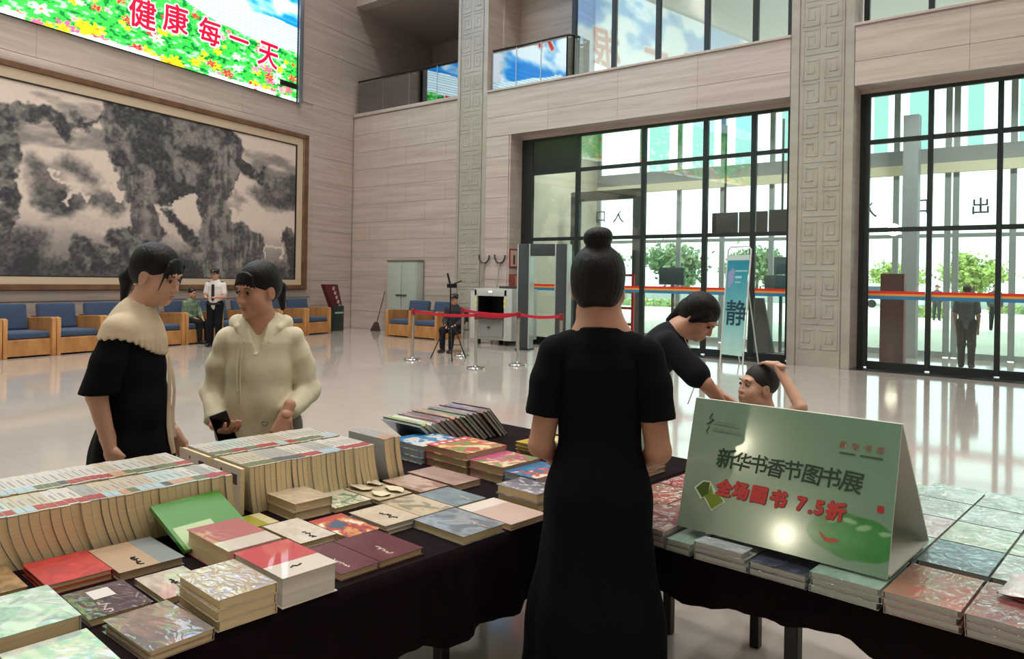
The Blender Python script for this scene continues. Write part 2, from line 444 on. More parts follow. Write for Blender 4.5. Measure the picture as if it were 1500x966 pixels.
# ---- glazing
def glazing(name, label, y, xs, zs, fw=.11, depth=.09, glass=GLASS, skip_pane=(), framemat=DARKFR, bot=.07):
    """xs: mullion centre lines (first/last are jambs), zs: rail centre lines"""
    o = sempty(name, ((xs[0] + xs[-1]) / 2, y, zs[0]), label); cx = (xs[0] + xs[-1]) / 2; zb = zs[0]
    for x in xs:
        MB().box((x - cx, 0, (zs[-1] - zs[0]) / 2), (fw, depth, zs[-1] - zs[0] + .08)).build('mullion', framemat, o, bevel=.006, seg=1)
    for i in range(len(xs) - 1):
        w = xs[i + 1] - xs[i] - fw; mx = (xs[i] + xs[i + 1]) / 2 - cx
        for z in zs:
            h = bot * 2 if z == zs[0] else .085
            MB().box((mx, 0, z - zb), (w, depth * .9, h)).build('rail', framemat, o, bevel=.005, seg=1)
        for j in range(len(zs) - 1):
            if (i, j) in skip_pane: continue
            h = zs[j + 1] - zs[j] - .085
            MB().box((mx, 0, (zs[j] + zs[j + 1]) / 2 - zb), (w, .012, h)).build('pane', glass, o)
    return o
xs1 = [-11.56, -10.15, -8.36, -6.865, -5.805, -5.05]
w1 = glazing('window_1', 'black framed glass entrance behind the security gate', YF, xs1, [.07, 2.59, 4.26, 5.11], skip_pane=((0, 2),))
MB().box((-10.855 + 8.305, 0, 4.68 - .07), (1.30, .05, .78)).build('dark_panel', mat('dark_spandrel', (34, 38, 41), rough=.25), w1)
xs2 = [-3.61, -2.55, -1.485, -.42, .645, 1.71, 2.78, 3.55]
w2 = glazing('window_2', 'black framed glass entrance right of the carved pillar', YF, xs2, [.07, 2.61, 4.27, 5.17], fw=.085)
xs3 = [-10.33, -9.2, -8.05, -6.88, -5.81, -5.08]
w3 = glazing('window_3', 'upper floor window strip over the left entrance', YF, xs3, [6.44, 9.55], fw=.12)
w4 = glazing('window_4', 'upper floor window strip over the right entrance', YF, [-3.66, -2.57, -1.5, -.42, .645, 1.71, 2.78, 3.55], [6.44, 9.55], fw=.1)
# striped safety band stuck on the panes
BAND = [mat('band_red', (222, 52, 34), rough=.4), mat('band_orange', (236, 160, 66), rough=.4), mat('band_blue', (54, 128, 170), rough=.4)]
for wo, xs, zb in ((w1, xs1, .07), (w2, xs2, .07)):
    cx = (xs[0] + xs[-1]) / 2
    for i in range(len(xs) - 1):
        for k, (z0, z1) in enumerate(((1.415, 1.465), (1.375, 1.415), (1.31, 1.375))):
            MB().bb((xs[i] - cx + .05, -.012, z0 - zb), (xs[i + 1] - cx - .05, -.007, z1 - zb)).build('safety_stripe', BAND[k], wo)
struct(MB().bb((-11.85, YW - .03, 0), (-4.9, YF + .1, .012)).bb((-3.74, YW - .03, 0), (3.6, YF + .1, .012)).build('trim_3', DARK_STONE), 'dark stone threshold of the entrances')

# ---- entrance lobby behind the doors
struct(MB().bb((-12.2, YF + .1, 0), (-11.88, YO, 6.3)).bb((3.6, YF + .1, 0), (3.9, YO, 6.3)).build('wall_lobby', CREAM_WALL), 'pale side walls of the entrance lobby')
struct(MB().bb((-12.2, YF + .1, 6.22), (3.9, YO + .2, 6.36)).build('ceiling_lobby', CEIL_MAT), 'lobby ceiling')
OUTFR = mat('outer_frame_grey', (168, 176, 176), rough=.4, metal=.3)
xs5 = [-11.8, -10.4, -9.24, -8.0, -6.7, -5.3, -3.84, -2.80, -2.64, -1.59, -.4, .8, 2.0, 3.5]; cx5 = (xs5[0] + xs5[-1]) / 2
g5 = glazing('window_5', 'outer glass front of the entrance lobby', YO, xs5, [.06, 2.70, 4.46, 6.15], glass=GLASS_OUT, framemat=OUTFR, fw=.12)
MB().bb((xs5[0] - cx5, -.1, 4.30 - .06), (xs5[-1] - cx5, .02, 4.64 - .06)).build('beam', mat('beam_grey', (150, 153, 154), rough=.6), g5)
MB().bb((xs5[0] - cx5, -.14, 4.08 - .06), (xs5[-1] - cx5, -.03, 4.30 - .06)).build('beam_trim', mat('beam_cream', (225, 218, 190), rough=.6), g5)
TEAL = glass_mat('teal_glass_panel', tint=(205, 226, 222), base=.05, gain=.8)
for a, b in ((-4.35, -4.05), (-3.6, -3.2), (-2.45, -2.15), (-1.5, -1.1), (-10.2, -9.6), (-8.9, -8.3), (-7.7, -7.2), (-6.5, -6.0), (-5.9, -5.5)):
    MB().bb((a - cx5, .05, 4.64 - .06), (b - cx5, .09, 6.1 - .06)).build('frosted_strip', TEAL, g5)
LET = mat('door_lettering', (58, 62, 66), rough=.5)
for ch, x, z in (('口', -11.69, 3.45), ('入', -11.09, 3.43), ('入', -4.40, 3.33), ('口', -3.32, 3.36), ('出', -2.17, 3.32)):
    put_text('lettering', ch, .38, LET, frame_mat((x - cx5, -.09, z - .06), (-1, 0, 0), (0, 0, 1)), g5, offset=.004)

# ---- upper floor recesses
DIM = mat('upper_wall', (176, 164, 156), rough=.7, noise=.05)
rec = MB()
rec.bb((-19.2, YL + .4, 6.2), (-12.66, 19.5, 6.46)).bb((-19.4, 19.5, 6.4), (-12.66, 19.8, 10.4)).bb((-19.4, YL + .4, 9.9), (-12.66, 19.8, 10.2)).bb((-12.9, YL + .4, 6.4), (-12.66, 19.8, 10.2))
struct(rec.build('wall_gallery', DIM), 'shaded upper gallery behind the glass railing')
rec2 = MB()
rec2.bb((-12.66, YW + .6, 6.41), (-12.58, 16.25, 10.2)).bb((-12.66, 16.2, 6.41), (-10.3, 16.35, 10.2)).bb((-10.39, YF + .1, 6.41), (-10.3, 16.3, 10.2)).bb((-12.66, YF + .1, 9.55), (-10.3, 16.3, 10.2)).bb((-12.66, YF + .1, 6.2), (-10.3, 16.3, 6.41))
struct(rec2.build('wall_bay', STONE), 'stone niche of the upper floor beside the windows')
def railing(name, label, pts, z0, z1, seams):
    o = thing(name, label, 'railing', (pts[0][0], pts[0][1], z0))
    b = Vector((pts[0][0], pts[0][1], z0))
    MB().tube([Vector((p[0], p[1], z1)) - b for p in pts], .03, n=8).build('handrail', mat('rail_dark', (30, 26, 26), rough=.35), o, smooth=True)
    for (p, q) in zip(pts[:-1], pts[1:]):
        p = Vector((p[0], p[1], 0)); q = Vector((q[0], q[1], 0)); L = (q - p).length; n = seams if L > 1 else 1
        a = math.atan2(q.y - p.y, q.x - p.x)
        for k in range(n):
            c = p.lerp(q, (k + .5) / n); c.z = (z0 + z1) / 2 - .03
            MB().box(c - b, (L / n - .03, .014, z1 - z0 - .08), a).build('glass_panel', GLASS_RAIL, o)
        for k in range(n + 1):
            c = p.lerp(q, k / n); 
            MB().bb((c.x - b.x - .012, c.y - b.y - .012, 0), (c.x - b.x + .012, c.y - b.y + .012, z1 - z0 - .02)).build('post', mat('rail_steel', (170, 172, 172), rough=.3, metal=.9), o)
    return o
railing('glass_railing', 'long glass balustrade of the dark upper gallery near the corner', [(-18.2, YL + .06), (-13.75, YL + .06)], 6.56, 7.56, 4)
railing('glass_railing', 'short glass balustrade in the niche reflecting the big screen', [(-12.55, YW + .12), (-10.25, YW + .12), (-10.12, YW + .22), (-10.12, YW + .45)], 6.41, 7.45, 3)

# ---- round flood lamps on the rear wall
for (x, z, lb) in ((-11.51, 7.1, 'upper'), (-9.5, 4.75, 'lower')):
    o = thing('flood_lamp', 'round %s flood lamp on the rear wall' % lb, 'lamp', (x, -15.98, z))
    MB().lathe([(.40, 0), (.40, .10), (.36, .12), (.34, .12)], n=28).build('housing', mat('lamp_housing', (120, 120, 120), rough=.4, metal=.6), o, smooth=True).rotation_euler.x = R(-90)
    MB().lathe([(.33, .121), (.33, .126)], n=28).build('lens', mat('lamp_lens', (255, 250, 230), emit=(255, 246, 214), estr=70), o).rotation_euler.x = R(-90)
# ================================================================== THINGS ON THE LEFT WALL
def axis_points(a0, a1, a2, n1, n2):
    return np.concatenate([np.linspace(a0, a1, n1, endpoint=False), np.linspace(a1, a2, n2)])
def SM(y):
    return -2.55 + (y - 11.05) * 1.178      # picture metres -> metres along the slanted wall
def build_screen():
    o = thing('led_screen', 'huge lit screen with red slogan characters over a flower meadow', 'screen', BL(.004, SM(2.5), 6.40), BA)
    b = Vector((0, SM(2.5), 6.36)); y0, y1, z0, z1 = -6.0, 11.03, 6.36, 13.6
    ys = axis_points(y0, 4.2, y1, 90, 340); zs = np.concatenate([np.linspace(z0, 9.3, 150, endpoint=False), np.linspace(9.3, z1, 60)])
    Y, Z = np.meshgrid(ys, zs, indexing='ij')
    hill = 7.68 + .40 * np.clip(8.7 - Y, 0, 2.6) + .05 * np.sin(Y * 3)
    sky = 8.40 + .02 * (Y - 10) + .02 * np.sin(Y * 5) + .35 * np.clip(8.4 - Y, 0, 3)
    col = np.zeros(Y.shape + (3,))
    n = fbm(Y * 9, Z * 16, 4, 3); n2 = fbm(Y * 2.2, Z * 4, 3, 11)
    g = np.stack([20 + 60 * n, 150 + 70 * n, 40 + 50 * n], -1)
    g = np.where((n > .66)[..., None], np.array([150, 225, 160]), g)
    g = np.where((n < .36)[..., None], np.array([5, 110, 45]), g)
    rs = np.random.RandomState(4)
    for k in range(430):
        fy = rs.uniform(y0, y1); t = rs.rand() ** 1.6; fz = z0 + .02 + t * 1.9; s = .125 * (1 - .62 * t) * rs.uniform(.5, 1.2)
        cc = [(250, 225, 20), (250, 225, 20), (240, 90, 140), (240, 250, 245), (235, 40, 60), (250, 140, 180)][rs.randint(6)]
        i0, i1 = np.searchsorted(ys, [fy - s * 1.6, fy + s * 1.6]); j0, j1 = np.searchsorted(zs, [fz - s, fz + s])
        if i1 <= i0 or j1 <= j0: continue
        yy, zz = Y[i0:i1, j0:j1], Z[i0:i1, j0:j1]; a = np.arctan2((zz - fz) * 1.8, yy - fy)
        d = np.hypot((yy - fy) / 1.5, zz - fz) / (s * (.7 + .3 * np.cos(a * 6 + k)))
        sub = g[i0:i1, j0:j1]; sub[d < 1] = np.array(cc); sub[d < .3] = np.array((200, 120, 30))
    stripe = (np.sin(Z * 75) > -.1)[..., None]
    white = np.where(stripe, np.array([238, 250, 255]), np.array([150, 215, 240]))
    cl = smoothstep(.5, .68, fbm(Y * .6, Z * .9, 5, 21))[..., None]
    blue = np.array([10, 130, 225]) * (1 - cl) + np.array([225, 242, 255]) * cl
    band = (np.sin(Z * 40) > .55)[..., None] & ((Z < 9.3)[..., None])
    blue = np.where(band, blue * .82 + 40, blue)
    col = np.where((Z < hill)[..., None], g, np.where((Z < sky)[..., None], white, blue))
    edge = (Z < z0 + .07 + .05 * fbm(Y * 6, Z, 2, 5)) & (n2 > .42)
    col = np.where(edge[..., None], np.array([225, 250, 240]), col)
    P = np.stack([np.full(Y.shape, .10), SM(Y) - b.y, Z - b.z], -1)
    m = mat('screen_glow', (10, 10, 10), rough=.35, attr='paint', emit=(255, 255, 255), estr=SCREEN_E)
    painted_grid('display', P, col, m, o)
    fr = mat('screen_frame', (60, 62, 66), rough=.4, metal=.5)
    q = MB().bb((0, SM(y0) - .2 - b.y, -.0), (.09, SM(y1) + .2 - b.y, z1 - z0 + .15))
    q.build('cabinet', fr, o)
    MB().bb((.09, SM(y1) - b.y + .04, -.02), (.16, SM(y1) - b.y + .2, z1 - z0 + .15)).build('side_trim', mat('screen_trim', (165, 172, 182), rough=.25, metal=.6), o, bevel=.01)
    MB().bb((.10, SM(10.5) - b.y, .34), (.13, SM(y1) - b.y, .48)).build('dark_module', mat('dead_pixels', (28, 26, 26), rough=.5), o)
    red = mat('screen_red', (20, 0, 5), rough=.4, emit=(226, 8, 56), estr=SCREEN_E); wh = mat('screen_white', (20, 20, 20), rough=.4, emit=(255, 250, 252), estr=SCREEN_E)
    for ch, y, z, s, rot in (('健', 6.97, 7.28, .70, .1), ('康', 7.68, 7.43, .70, .1), ('每', 8.51, 7.42, .68, .06), ('一', 9.28, 7.49, .66, 0), ('天', 10.11, 7.37, .74, 0),
                             ('少', -3.6, 11.2, 1.7, 0), ('吸', -1.3, 11.2, 1.7, 0), ('一', 1.0, 11.5, 1.7, 0), ('根', 3.7, 11.0, 1.7, 0), ('烟', 6.4, 11.0, 1.7, 0)):
        for nm, mm, off, x in (('slogan_outline', wh, .052, .108), ('slogan_character', red, .016, .114)):
            put_text(nm, ch, s, mm, frame_mat((x, SM(y) - b.y, z - b.z), (0, 1, rot * .6), (0, -rot, 1)), o, bold=off * s / .74, shear=.12)
SCREEN_E = 1.3
build_screen()

def build_mural():
    F = {'branchL':[(4.42,4.37,0.18),(4.84,4.53,0.17),(5.17,4.63,0.15),(5.46,4.54,0.12),(5.58,4.29,0.08),(5.59,4.11,0.02)],
    'trunkL':[(4.47,4.44,0.23),(4.58,3.7,0.19),(4.63,2.94,0.15),(4.59,2.42,0.17)],
    'twigL':[(5.61,4.43,0.06),(5.85,4.6,0.04),(6.07,4.67,0.03),(6.26,4.83,0.05)],'twigL2':[(5.69,4.73,0.07),(5.79,4.61,0.04),(5.94,4.48,0.06)],
    'bigleft':[(6.32,5.05,0.11),(6.39,4.67,0.19),(6.51,4.19,0.19),(6.75,3.61,0.2),(7.04,3.08,0.23),(7.2,2.49,0.33)],
    'bigtop':[(6.45,4.9,0.16),(7.08,4.82,0.42),(7.84,4.83,0.52),(8.68,4.84,0.54),(9.13,4.76,0.34)],
    'bigmid':[(6.81,4.09,0.4),(7.54,4.07,0.64),(8.35,4.04,0.59),(8.87,4.12,0.48)],'biglow':[(7.18,3.4,0.33),(7.87,3.57,0.42),(8.53,3.49,0.42)],
    'trunkR':[(9.13,4.59,0.26),(8.96,3.97,0.33),(8.71,3.27,0.32),(8.86,2.44,0.44),(9.09,1.86,0.64)],
    'vine':[(7.56,2.98,0.06),(7.91,2.62,0.11),(8.21,2.4,0.15)],
    'branchR':[(9.32,4.37,0.13),(9.71,4.17,0.1),(10.01,4.04,0.12),(10.26,3.8,0.06)],'branchR2':[(10.01,4.09,0.04),(10.09,4.32,0.1),(10.21,4.12,0.06)],
    'rootR':[(9.45,2.66,0.23),(9.84,2.33,0.28),(9.95,1.89,0.28)],
    'bush1':[(5.73,2.17,0.12),(5.92,1.9,0.31),(6.3,1.77,0.29)],'bush2':[(6.5,2.29,0.16),(6.77,2.38,0.14),(6.91,2.02,0.38)],
    'darkR':[(10.88,2.67,0.16),(11.07,2.21,0.26),(11.17,1.74,0.3)]}
    G = {'mtL':[(5.01,3.64,0.13),(5.18,3.4,0.25),(5.36,3.03,0.31)],'mtM':[(5.53,3.73,0.12),(5.83,3.64,0.17),(6.08,3.51,0.1)],
    'bank':[(5.6,2.92,0.17),(6.15,3.12,0.16),(6.48,3.02,0.22)],'rocksL':[(4.61,2.16,0.21),(5.09,2.2,0.18),(4.88,1.72,0.22)],
    'mtR':[(9.72,3.73,0.08),(10.33,3.63,0.3),(10.97,3.71,0.32)],'hillR':[(10.42,4.01,0.06),(11.08,4.14,0.14)],'low':[(4.4,1.6,.3),(6,1.55,.25),(8.3,1.6,.3),(10.9,1.55,.25)]}
    W = {'bridge':[(5.54,2.95,0.03),(5.65,3.16,0.03),(5.8,3.22,0.03),(5.92,3.16,0.03),(5.99,3.02,0.03)],'stream':[(5.32,3.56,0.03),(5.39,3.41,0.03),(5.59,3.33,0.03),(5.8,3.29,0.03)],
    'pav':[(10.15,2.26,0.02),(10.15,2.02,0.02)],'pav2':[(10.13,2.31,0.025),(10.69,2.34,0.03)],'pav3':[(10.67,2.29,0.03),(10.68,2.01,0.03)],
    'wht1':[(6.52,3.46,0.08),(6.58,3.17,0.11)],'wht2':[(7.79,3.16,0.11),(8.11,3.28,0.15),(8.28,3.02,0.1)]}
    PTH = {'path':[(6.98,2.55,0.12),(6.29,2.49,0.13),(5.78,2.59,0.1)],'pathR':[(7.57,2.67,0.12),(8.13,2.48,0.17)]}
    L = {'lt1':[(8.82,4.7,0.05),(8.9,4.38,0.09),(9.05,4.15,0.07)],'lt2':[(7.54,4.61,0.09),(7.73,4.34,0.08),(7.83,3.77,0.06)],'lt3':[(6.75,4.31,0.08),(6.81,4.02,0.07)],
    'lt4':[(9.06,3.31,0.07),(8.89,2.78,0.07),(9.08,2.29,0.09)],'lt5':[(9.34,3.68,0.06),(9.4,3.17,0.06)],'lt6':[(8.55,2.9,.05),(8.5,2.3,.05),(8.4,1.9,.08)],'lt7':[(7.1,2.9,.06),(7.25,2.3,.1)]}
    o = thing('ink_painting', 'framed ink painting of gnarled old trees and mountains', 'painting', BL(.004, SM(4), 1.19), BA); b = Vector((0, SM(4), 1.19))
    y0, y1, z0, z1 = -2.85, 11.07, 1.44, 5.16
    ys = axis_points(y0, 4.3, y1, 120, 400); zs = np.linspace(z0, z1, 215)
    Y, Z = np.meshgrid(ys, zs, indexing='ij')
    wy = Y + .22 * (fbm(Y * 3.2, Z * 3.2, 4, 1) - .5) + .16 * (fbm(Y * 11, Z * 11, 4, 2) - .5); wz = Z + .22 * (fbm(Y * 3.2, Z * 3.2, 4, 5) - .5) + .16 * (fbm(Y * 11, Z * 11, 4, 6) - .5)
    paper = np.array([226, 210, 198.]); ink = np.ones(Y.shape)
    wash = fbm(Y * .9, Z * 2.6, 5, 9)
    ink = 1 - .45 * smoothstep(.52, .72, wash)
    low = smoothstep(2.9, 1.9, Z + .3 * (fbm(Y * 1.5, Z * 1.5, 3, 33) - .5)); ink = ink * (1 - .42 * low)
    tex = fbm(Y * 6, Z * 6, 5, 40); vert = fbm(Y * 14 + 2 * fbm(Y * 2, Z * 2, 3, 8), Z * 2.2, 4, 44)
    for pts in G.values():
        a = smoothstep(.16, -.14, seg_dist(wy, wz, pts)); ink = ink * (1 - a * (.50 + .25 * tex))
    for pts in PTH.values():
        a = smoothstep(.14, -.05, seg_dist(wy, wz, pts)); ink = ink * (1 - a) + .9 * a
    for k, pts in F.items():
        a = smoothstep(.05, -.03, seg_dist(wy, wz, pts)); tone = .17 + .30 * smoothstep(.45, .75, tex)
        if k in ('trunkR', 'rootR', 'bigleft'): tone = .24 + .34 * smoothstep(.40, .72, .5 * vert + .5 * tex)
        if k in ('bigtop', 'bigmid', 'biglow'): tone = .17 + .34 * smoothstep(.45, .70, fbm(Y * 3.2, Z * 3.2, 5, 71))
        ink = ink * (1 - a) + tone * a
    # the rest of the picture, further left
    far = smoothstep(4.4, 3.8, Y); dk = smoothstep(.47, .56, fbm(Y * .8, Z * .9, 5, 77)); ink = ink * (1 - far * dk * .75)
    fine = fbm(Y * 20, Z * 20, 3, 91) - .5; ink = ink + fine * np.where(ink < .55, .34, .10)
    for pts in L.values():
        a = smoothstep(.06, -.04, seg_dist(wy, wz, pts)); ink = ink * (1 - .6 * a) + .62 * .6 * a
    for pts in W.values():
        a = smoothstep(.03, -.01, seg_dist(wy, wz, pts)); ink = ink * (1 - a) + 1.0 * a
    cold = np.array([56, 58, 62.]); t = np.clip(ink, 0, 1)[..., None]
    t = np.clip((t - .12) / .88, 0, 1) ** .9
    col = cold * (1 - t) + paper * t
    col = col + np.where((ink < .5)[..., None], np.array([-2, 3, -1.]) * (tex[..., None] * 4 - 2), 0)
    painted_grid('canvas', np.stack([np.full(Y.shape, .075), SM(Y) - b.y, (Z - 1.44) * 1.009 + 1.45 - b.z], -1), col, mat('ink_on_paper', rough=.75, attr='paint'), o)
    wd = wood_mat('mural_frame_wood', (126, 92, 66), (96, 66, 46), stretch=(2, 2, 2))
    def ring(nm, m, a, c, x0, x1, bev):
        (ya, yb, za, zb), (yc, yd, zc, zd) = a, c
        for (p, q) in (((ya, za), (yb, zc)), ((ya, zd), (yb, zb)), ((ya, zc), (yc, zd)), ((yd, zc), (yb, zd))):
            MB().bb((x0, p[0] - b.y, p[1] - b.z), (x1, q[0] - b.y, q[1] - b.z)).build(nm, m, o, bevel=bev, seg=1)
    a, c1, c2, c3 = (-19.1, -2.05, 1.19, 5.55), (-18.9, -2.25, 1.31, 5.43), (-18.68, -2.48, 1.46, 5.22), (-18.65, -2.51, 1.48, 5.19)
    ring('frame_bar', wd, a, c1, 0, .13, .01)
    ring('mat_border', mat('cream_mat', (206, 186, 160), rough=.6), c1, c2, 0, .09, .004)
    ring('ink_line', mat('ink_line', (40, 34, 32)), c2, c3, .06, .093, 0)
    MB().bb((0, c1[0] - b.y, c1[2] - b.z), (.06, c1[1] - b.y, c1[3] - b.z)).build('backing', mat('backing', (120, 110, 100)), o)
build_mural()

# ================================================================== FURNITURE
OAK = wood_mat('oak_veneer', (196, 142, 84), (166, 112, 62), stretch=(4, 4, 1.2))
BLUE = mat('blue_seat_fabric', (52, 74, 104), rough=.85, noise=.12, nscale=60, sheen=.2)
def cushion(w, d, h, r=.03):
    me = MB().box((0, 0, 0), (w, d, h)).mesh('cushion', bevel=r, seg=3); return me
def make_lobby_chair():
    W = .94; t = thing('armchair', 'x', 'chair', group='wooden armchairs with blue cushions')
    for s in (-1, 1):   # side panels with sloping arm
        MB().prism([(-.5, 0), (.5, 0), (.5, .62), (.42, .68), (-.42, .72), (-.5, .70)], 'x', s * (W / 2) - (.08 if s > 0 else 0), s * (W / 2) + (0 if s > 0 else .08)).build('arm_panel', OAK, t, bevel=.008, seg=1)
    MB().bb((-W / 2 + .08, -.46, .03), (W / 2 - .08, -.42, .32)).build('apron', OAK, t, bevel=.005, seg=1)
    MB().bb((-W / 2 + .08, .40, .03), (W / 2 - .08, .46, .70)).build('back_panel', wood_mat('dark_oak', (120, 76, 50), (92, 58, 40)), t)
    MB().bb((-W / 2 + .08, -.44, .28), (W / 2 - .08, .42, .33)).build('seat_board', OAK, t)
    o = obj('seat_cushion', cushion(W - .17, .80, .13, .04), BLUE, t, (0, -.04, .395))
    o = obj('back_cushion', cushion(W - .20, .13, .50, .045), BLUE, t, (0, .30, .70)); o.rotation_euler.x = R(-9)
    return t
proto = make_lobby_chair(); used = False
ORD = ['cut off by the left edge of the picture', 'nearest whole one at the left under the painting', 'second from the left under the painting', 'half hidden behind the woman with the white collar',
       'with the camouflaged sitter in it', 'just left of the guard', 'behind the guard and the woman in cream', 'hidden mostly by the woman in cream', 'last but one before the maroon sign', 'right beside the maroon slanted sign']
for k in range(-1, 9):
    c = proto if not used else copy_tree(proto); used = True
    c.location = BL(.70, -10.78 + .95 * k + .475); c.rotation_euler.z = R(90) + BA
    c['label'] = 'wooden armchair with blue cushions, ' + ORD[k + 1]
for k, (x, lb) in enumerate(((-14.68, 'wooden armchair with blue cushions against the pale cabinet'), (-13.73, 'wooden armchair with blue cushions by the carved pillar behind the tripod'))):
    c = copy_tree(proto); c.location = (x, 14.33, 0); c.rotation_euler.z = 0; c['label'] = lb; c['group'] = 'armchairs by the back wall'

# slanted sign stand
def build_signstand():
    t = thing('sign_stand', 'maroon slanted sign on a dark green post by the corner', 'sign', BL(.6, -1.38), BA)
    g = mat('dark_green_metal', (34, 54, 46), rough=.4); ma = mat('maroon_board', (92, 34, 36), rough=.4)
    MB().bb((-.10, -.2, 0), (.14, .22, .72)).build('post', g, t, bevel=.008)
    MB().bb((.14, -.17, .50), (.146, .19, .55)).build('light_strip', mat('pale_green', (150, 186, 170)), t)
    MB().prism([(-.2, .62), (.22, .62), (-.02, 1.34), (-.58, 1.34)], 'x', -.05, .10).build('slanted_board', ma, t, bevel=.006)
    for i in range(5):      # small pale characters, unreadable in the photo
        y = -.20 + .052 * i * 1.35; z = 1.22 - .128 * i; q = MB()
        random.seed(i)
        for j in range(3): q.bb((.101, y - .05, z - .035 + j * .035), (.104, y + .05, z - .02 + j * .035))
        q.bb((.101, y - .01, z - .045), (.104, y + .012, z + .05)).bb((.101, y - .05, z - .04), (.104, y - .035, z + .03))
        q.build('character', mat('pale_print', (225, 205, 200)), t)
build_signstand()

# tall pale cabinet
t = thing('tall_cabinet', 'tall pale green upright cabinet against the back wall', 'cabinet', (-15.75, 15.12, 0))
PG = mat('pale_green_lacquer', (172, 184, 174), rough=.3, noise=.03)
MB().bb((-.60, -.14, 0), (.58, .13, 2.03)).build('body', PG, t, bevel=.012)
MB().bb((-.57, -.16, .08), (-.02, -.141, 1.98)).build('door', PG, t, bevel=.004); MB().bb((.0, -.16, .08), (.55, -.141, 1.98)).build('door', PG, t, bevel=.004)
MB().bb((-.20, -.19, 1.05), (.22, -.16, 1.09)).build('handle', mat('handle_steel', (120, 118, 110), metal=.8, rough=.3), t, bevel=.006)
MB().bb((-.62, -.16, 2.03), (.60, .14, 2.07)).build('top_board', mat('cabinet_top', (120, 112, 104)), t)
# broom
t = thing('broom', 'brown broom leaning in the corner beside the pale cabinet', 'broom', (-16.75, 14.95, 0))
MB().tube([(0, 0, .22), (.03, .28, 1.15)], .013).build('stick', mat('broom_stick', (70, 50, 36)), t)
MB().prism([(-.22, .0), (.16, .0), (.06, .26), (-.05, .26)], 'y', -.06, .03).build('bristles', mat('bristles', (74, 54, 42), rough=.9, bump=.6, bscale=90, stretch=(6, 6, .5)), t, bevel=.02)

# ---- baggage scanner
def build_scanner():
    t = thing('baggage_scanner', 'grey white baggage scanner with dark tunnel mouth', 'scanner', (-11.54, 14.3, 0))
    w = mat('scanner_white', (196, 198, 192), rough=.4); g = mat('scanner_grey', (150, 152, 148), rough=.4); dk = mat('tunnel_black', (14, 14, 16), rough=.6)
    q = MB()
    q.bb((-.50, -.45, .12), (-.42, .6, 1.32)).bb((.42, -.45, .12), (.50, .6, 1.32)).bb((-.5, -.45, 1.16), (.5, .6, 1.34)).bb((-.42, -.40, .12), (.42, .6, .70))
    q.build('housing', w, t, bevel=.012)
    MB().bb((-.42, .1, .70), (.42, .14, 1.16)).build('lead_curtain', dk, t)
    for s in (-1, 1): MB().bb((s * .41 - .012, -.4, .70), (s * .41 + .012, .1, 1.16)).build('tunnel_cheek', dk, t)
    MB().bb((-.42, -.62, .66), (.42, .5, .72)).build('conveyor_belt', mat('belt_rubber', (34, 36, 34), rough=.7), t, bevel=.02)
    MB().bb((-.40, -.46, .20), (.40, -.405, .62)).build('front_panel', g, t, bevel=.008)
    MB().lathe([(.045, -.01), (.045, .01)], n=16).build('key_lock', dk, t, (-.02, -.47, .42))
    MB().bb((.5, -.45, .12), (.66, .55, 1.34)).build('side_unit', w, t, bevel=.01); MB().bb((-.68, -.38, .12), (-.5, .3, 1.27)).build('side_unit', w, t, bevel=.01)
    for x in (-.45, .45):
        for z in (.93, 1.05):
            MB().bb((x - .03, -.457, z - .045), (x + .03, -.451, z + .045)).build('warning_label', mat('label_yellow', (226, 222, 120)), t)
    MB().bb((-.05, -.457, 1.25), (.05, -.451, 1.28)).build('indicator_lamp', mat('lamp_white', (250, 250, 245), emit=(255, 255, 250), estr=1.5), t)
    for x in (-.42, .42):
        for y in (-.35, .5): MB().lathe([(.05, 0), (.05, .12)], n=12).build('castor', dk, t, (x, y, 0))
    MB().bb((-.1, 0, 1.34), (.30, .2, 1.40)).build('tray', mat('tray_dark', (60, 60, 62)), t, bevel=.01)
build_scanner()
# ---- walk-through detector
def build_gate():
    a = Vector((-10.24, 13.52)); c = Vector((-9.42, 13.80)); m = (a + c) / 2; ang = math.atan2(c.y - a.y, c.x - a.x)
    t = thing('metal_detector', 'dark grey walk-through metal detector arch', 'detector', (m.x, m.y, 0), ang)
    g = mat('detector_grey', (62, 70, 72), rough=.4, metal=.2); s_ = mat('detector_strip', (190, 194, 190), rough=.3, metal=.5); L = (c - a).length / 2
    for sx in (-1, 1):
        MB().bb((sx * L - .13, -.16, .03), (sx * L + .13, .16, 2.36)).build('side_column', g, t, bevel=.015)
        for y in (-1, 1): MB().bb((sx * L + y * .135 - .014, -.165, .0), (sx * L + y * .135 + .014, .165, 2.36)).build('edge_strip', s_, t, bevel=.006, seg=1)
        MB().bb((sx * L - .16, -.2, 0), (sx * L + .16, .2, .035)).build('foot_plate', mat('foot_black', (30, 30, 30)), t)
    MB().bb((-L + .15, -.14, 2.10), (L - .15, .14, 2.36)).build('cross_head', g, t, bevel=.01)
build_gate()
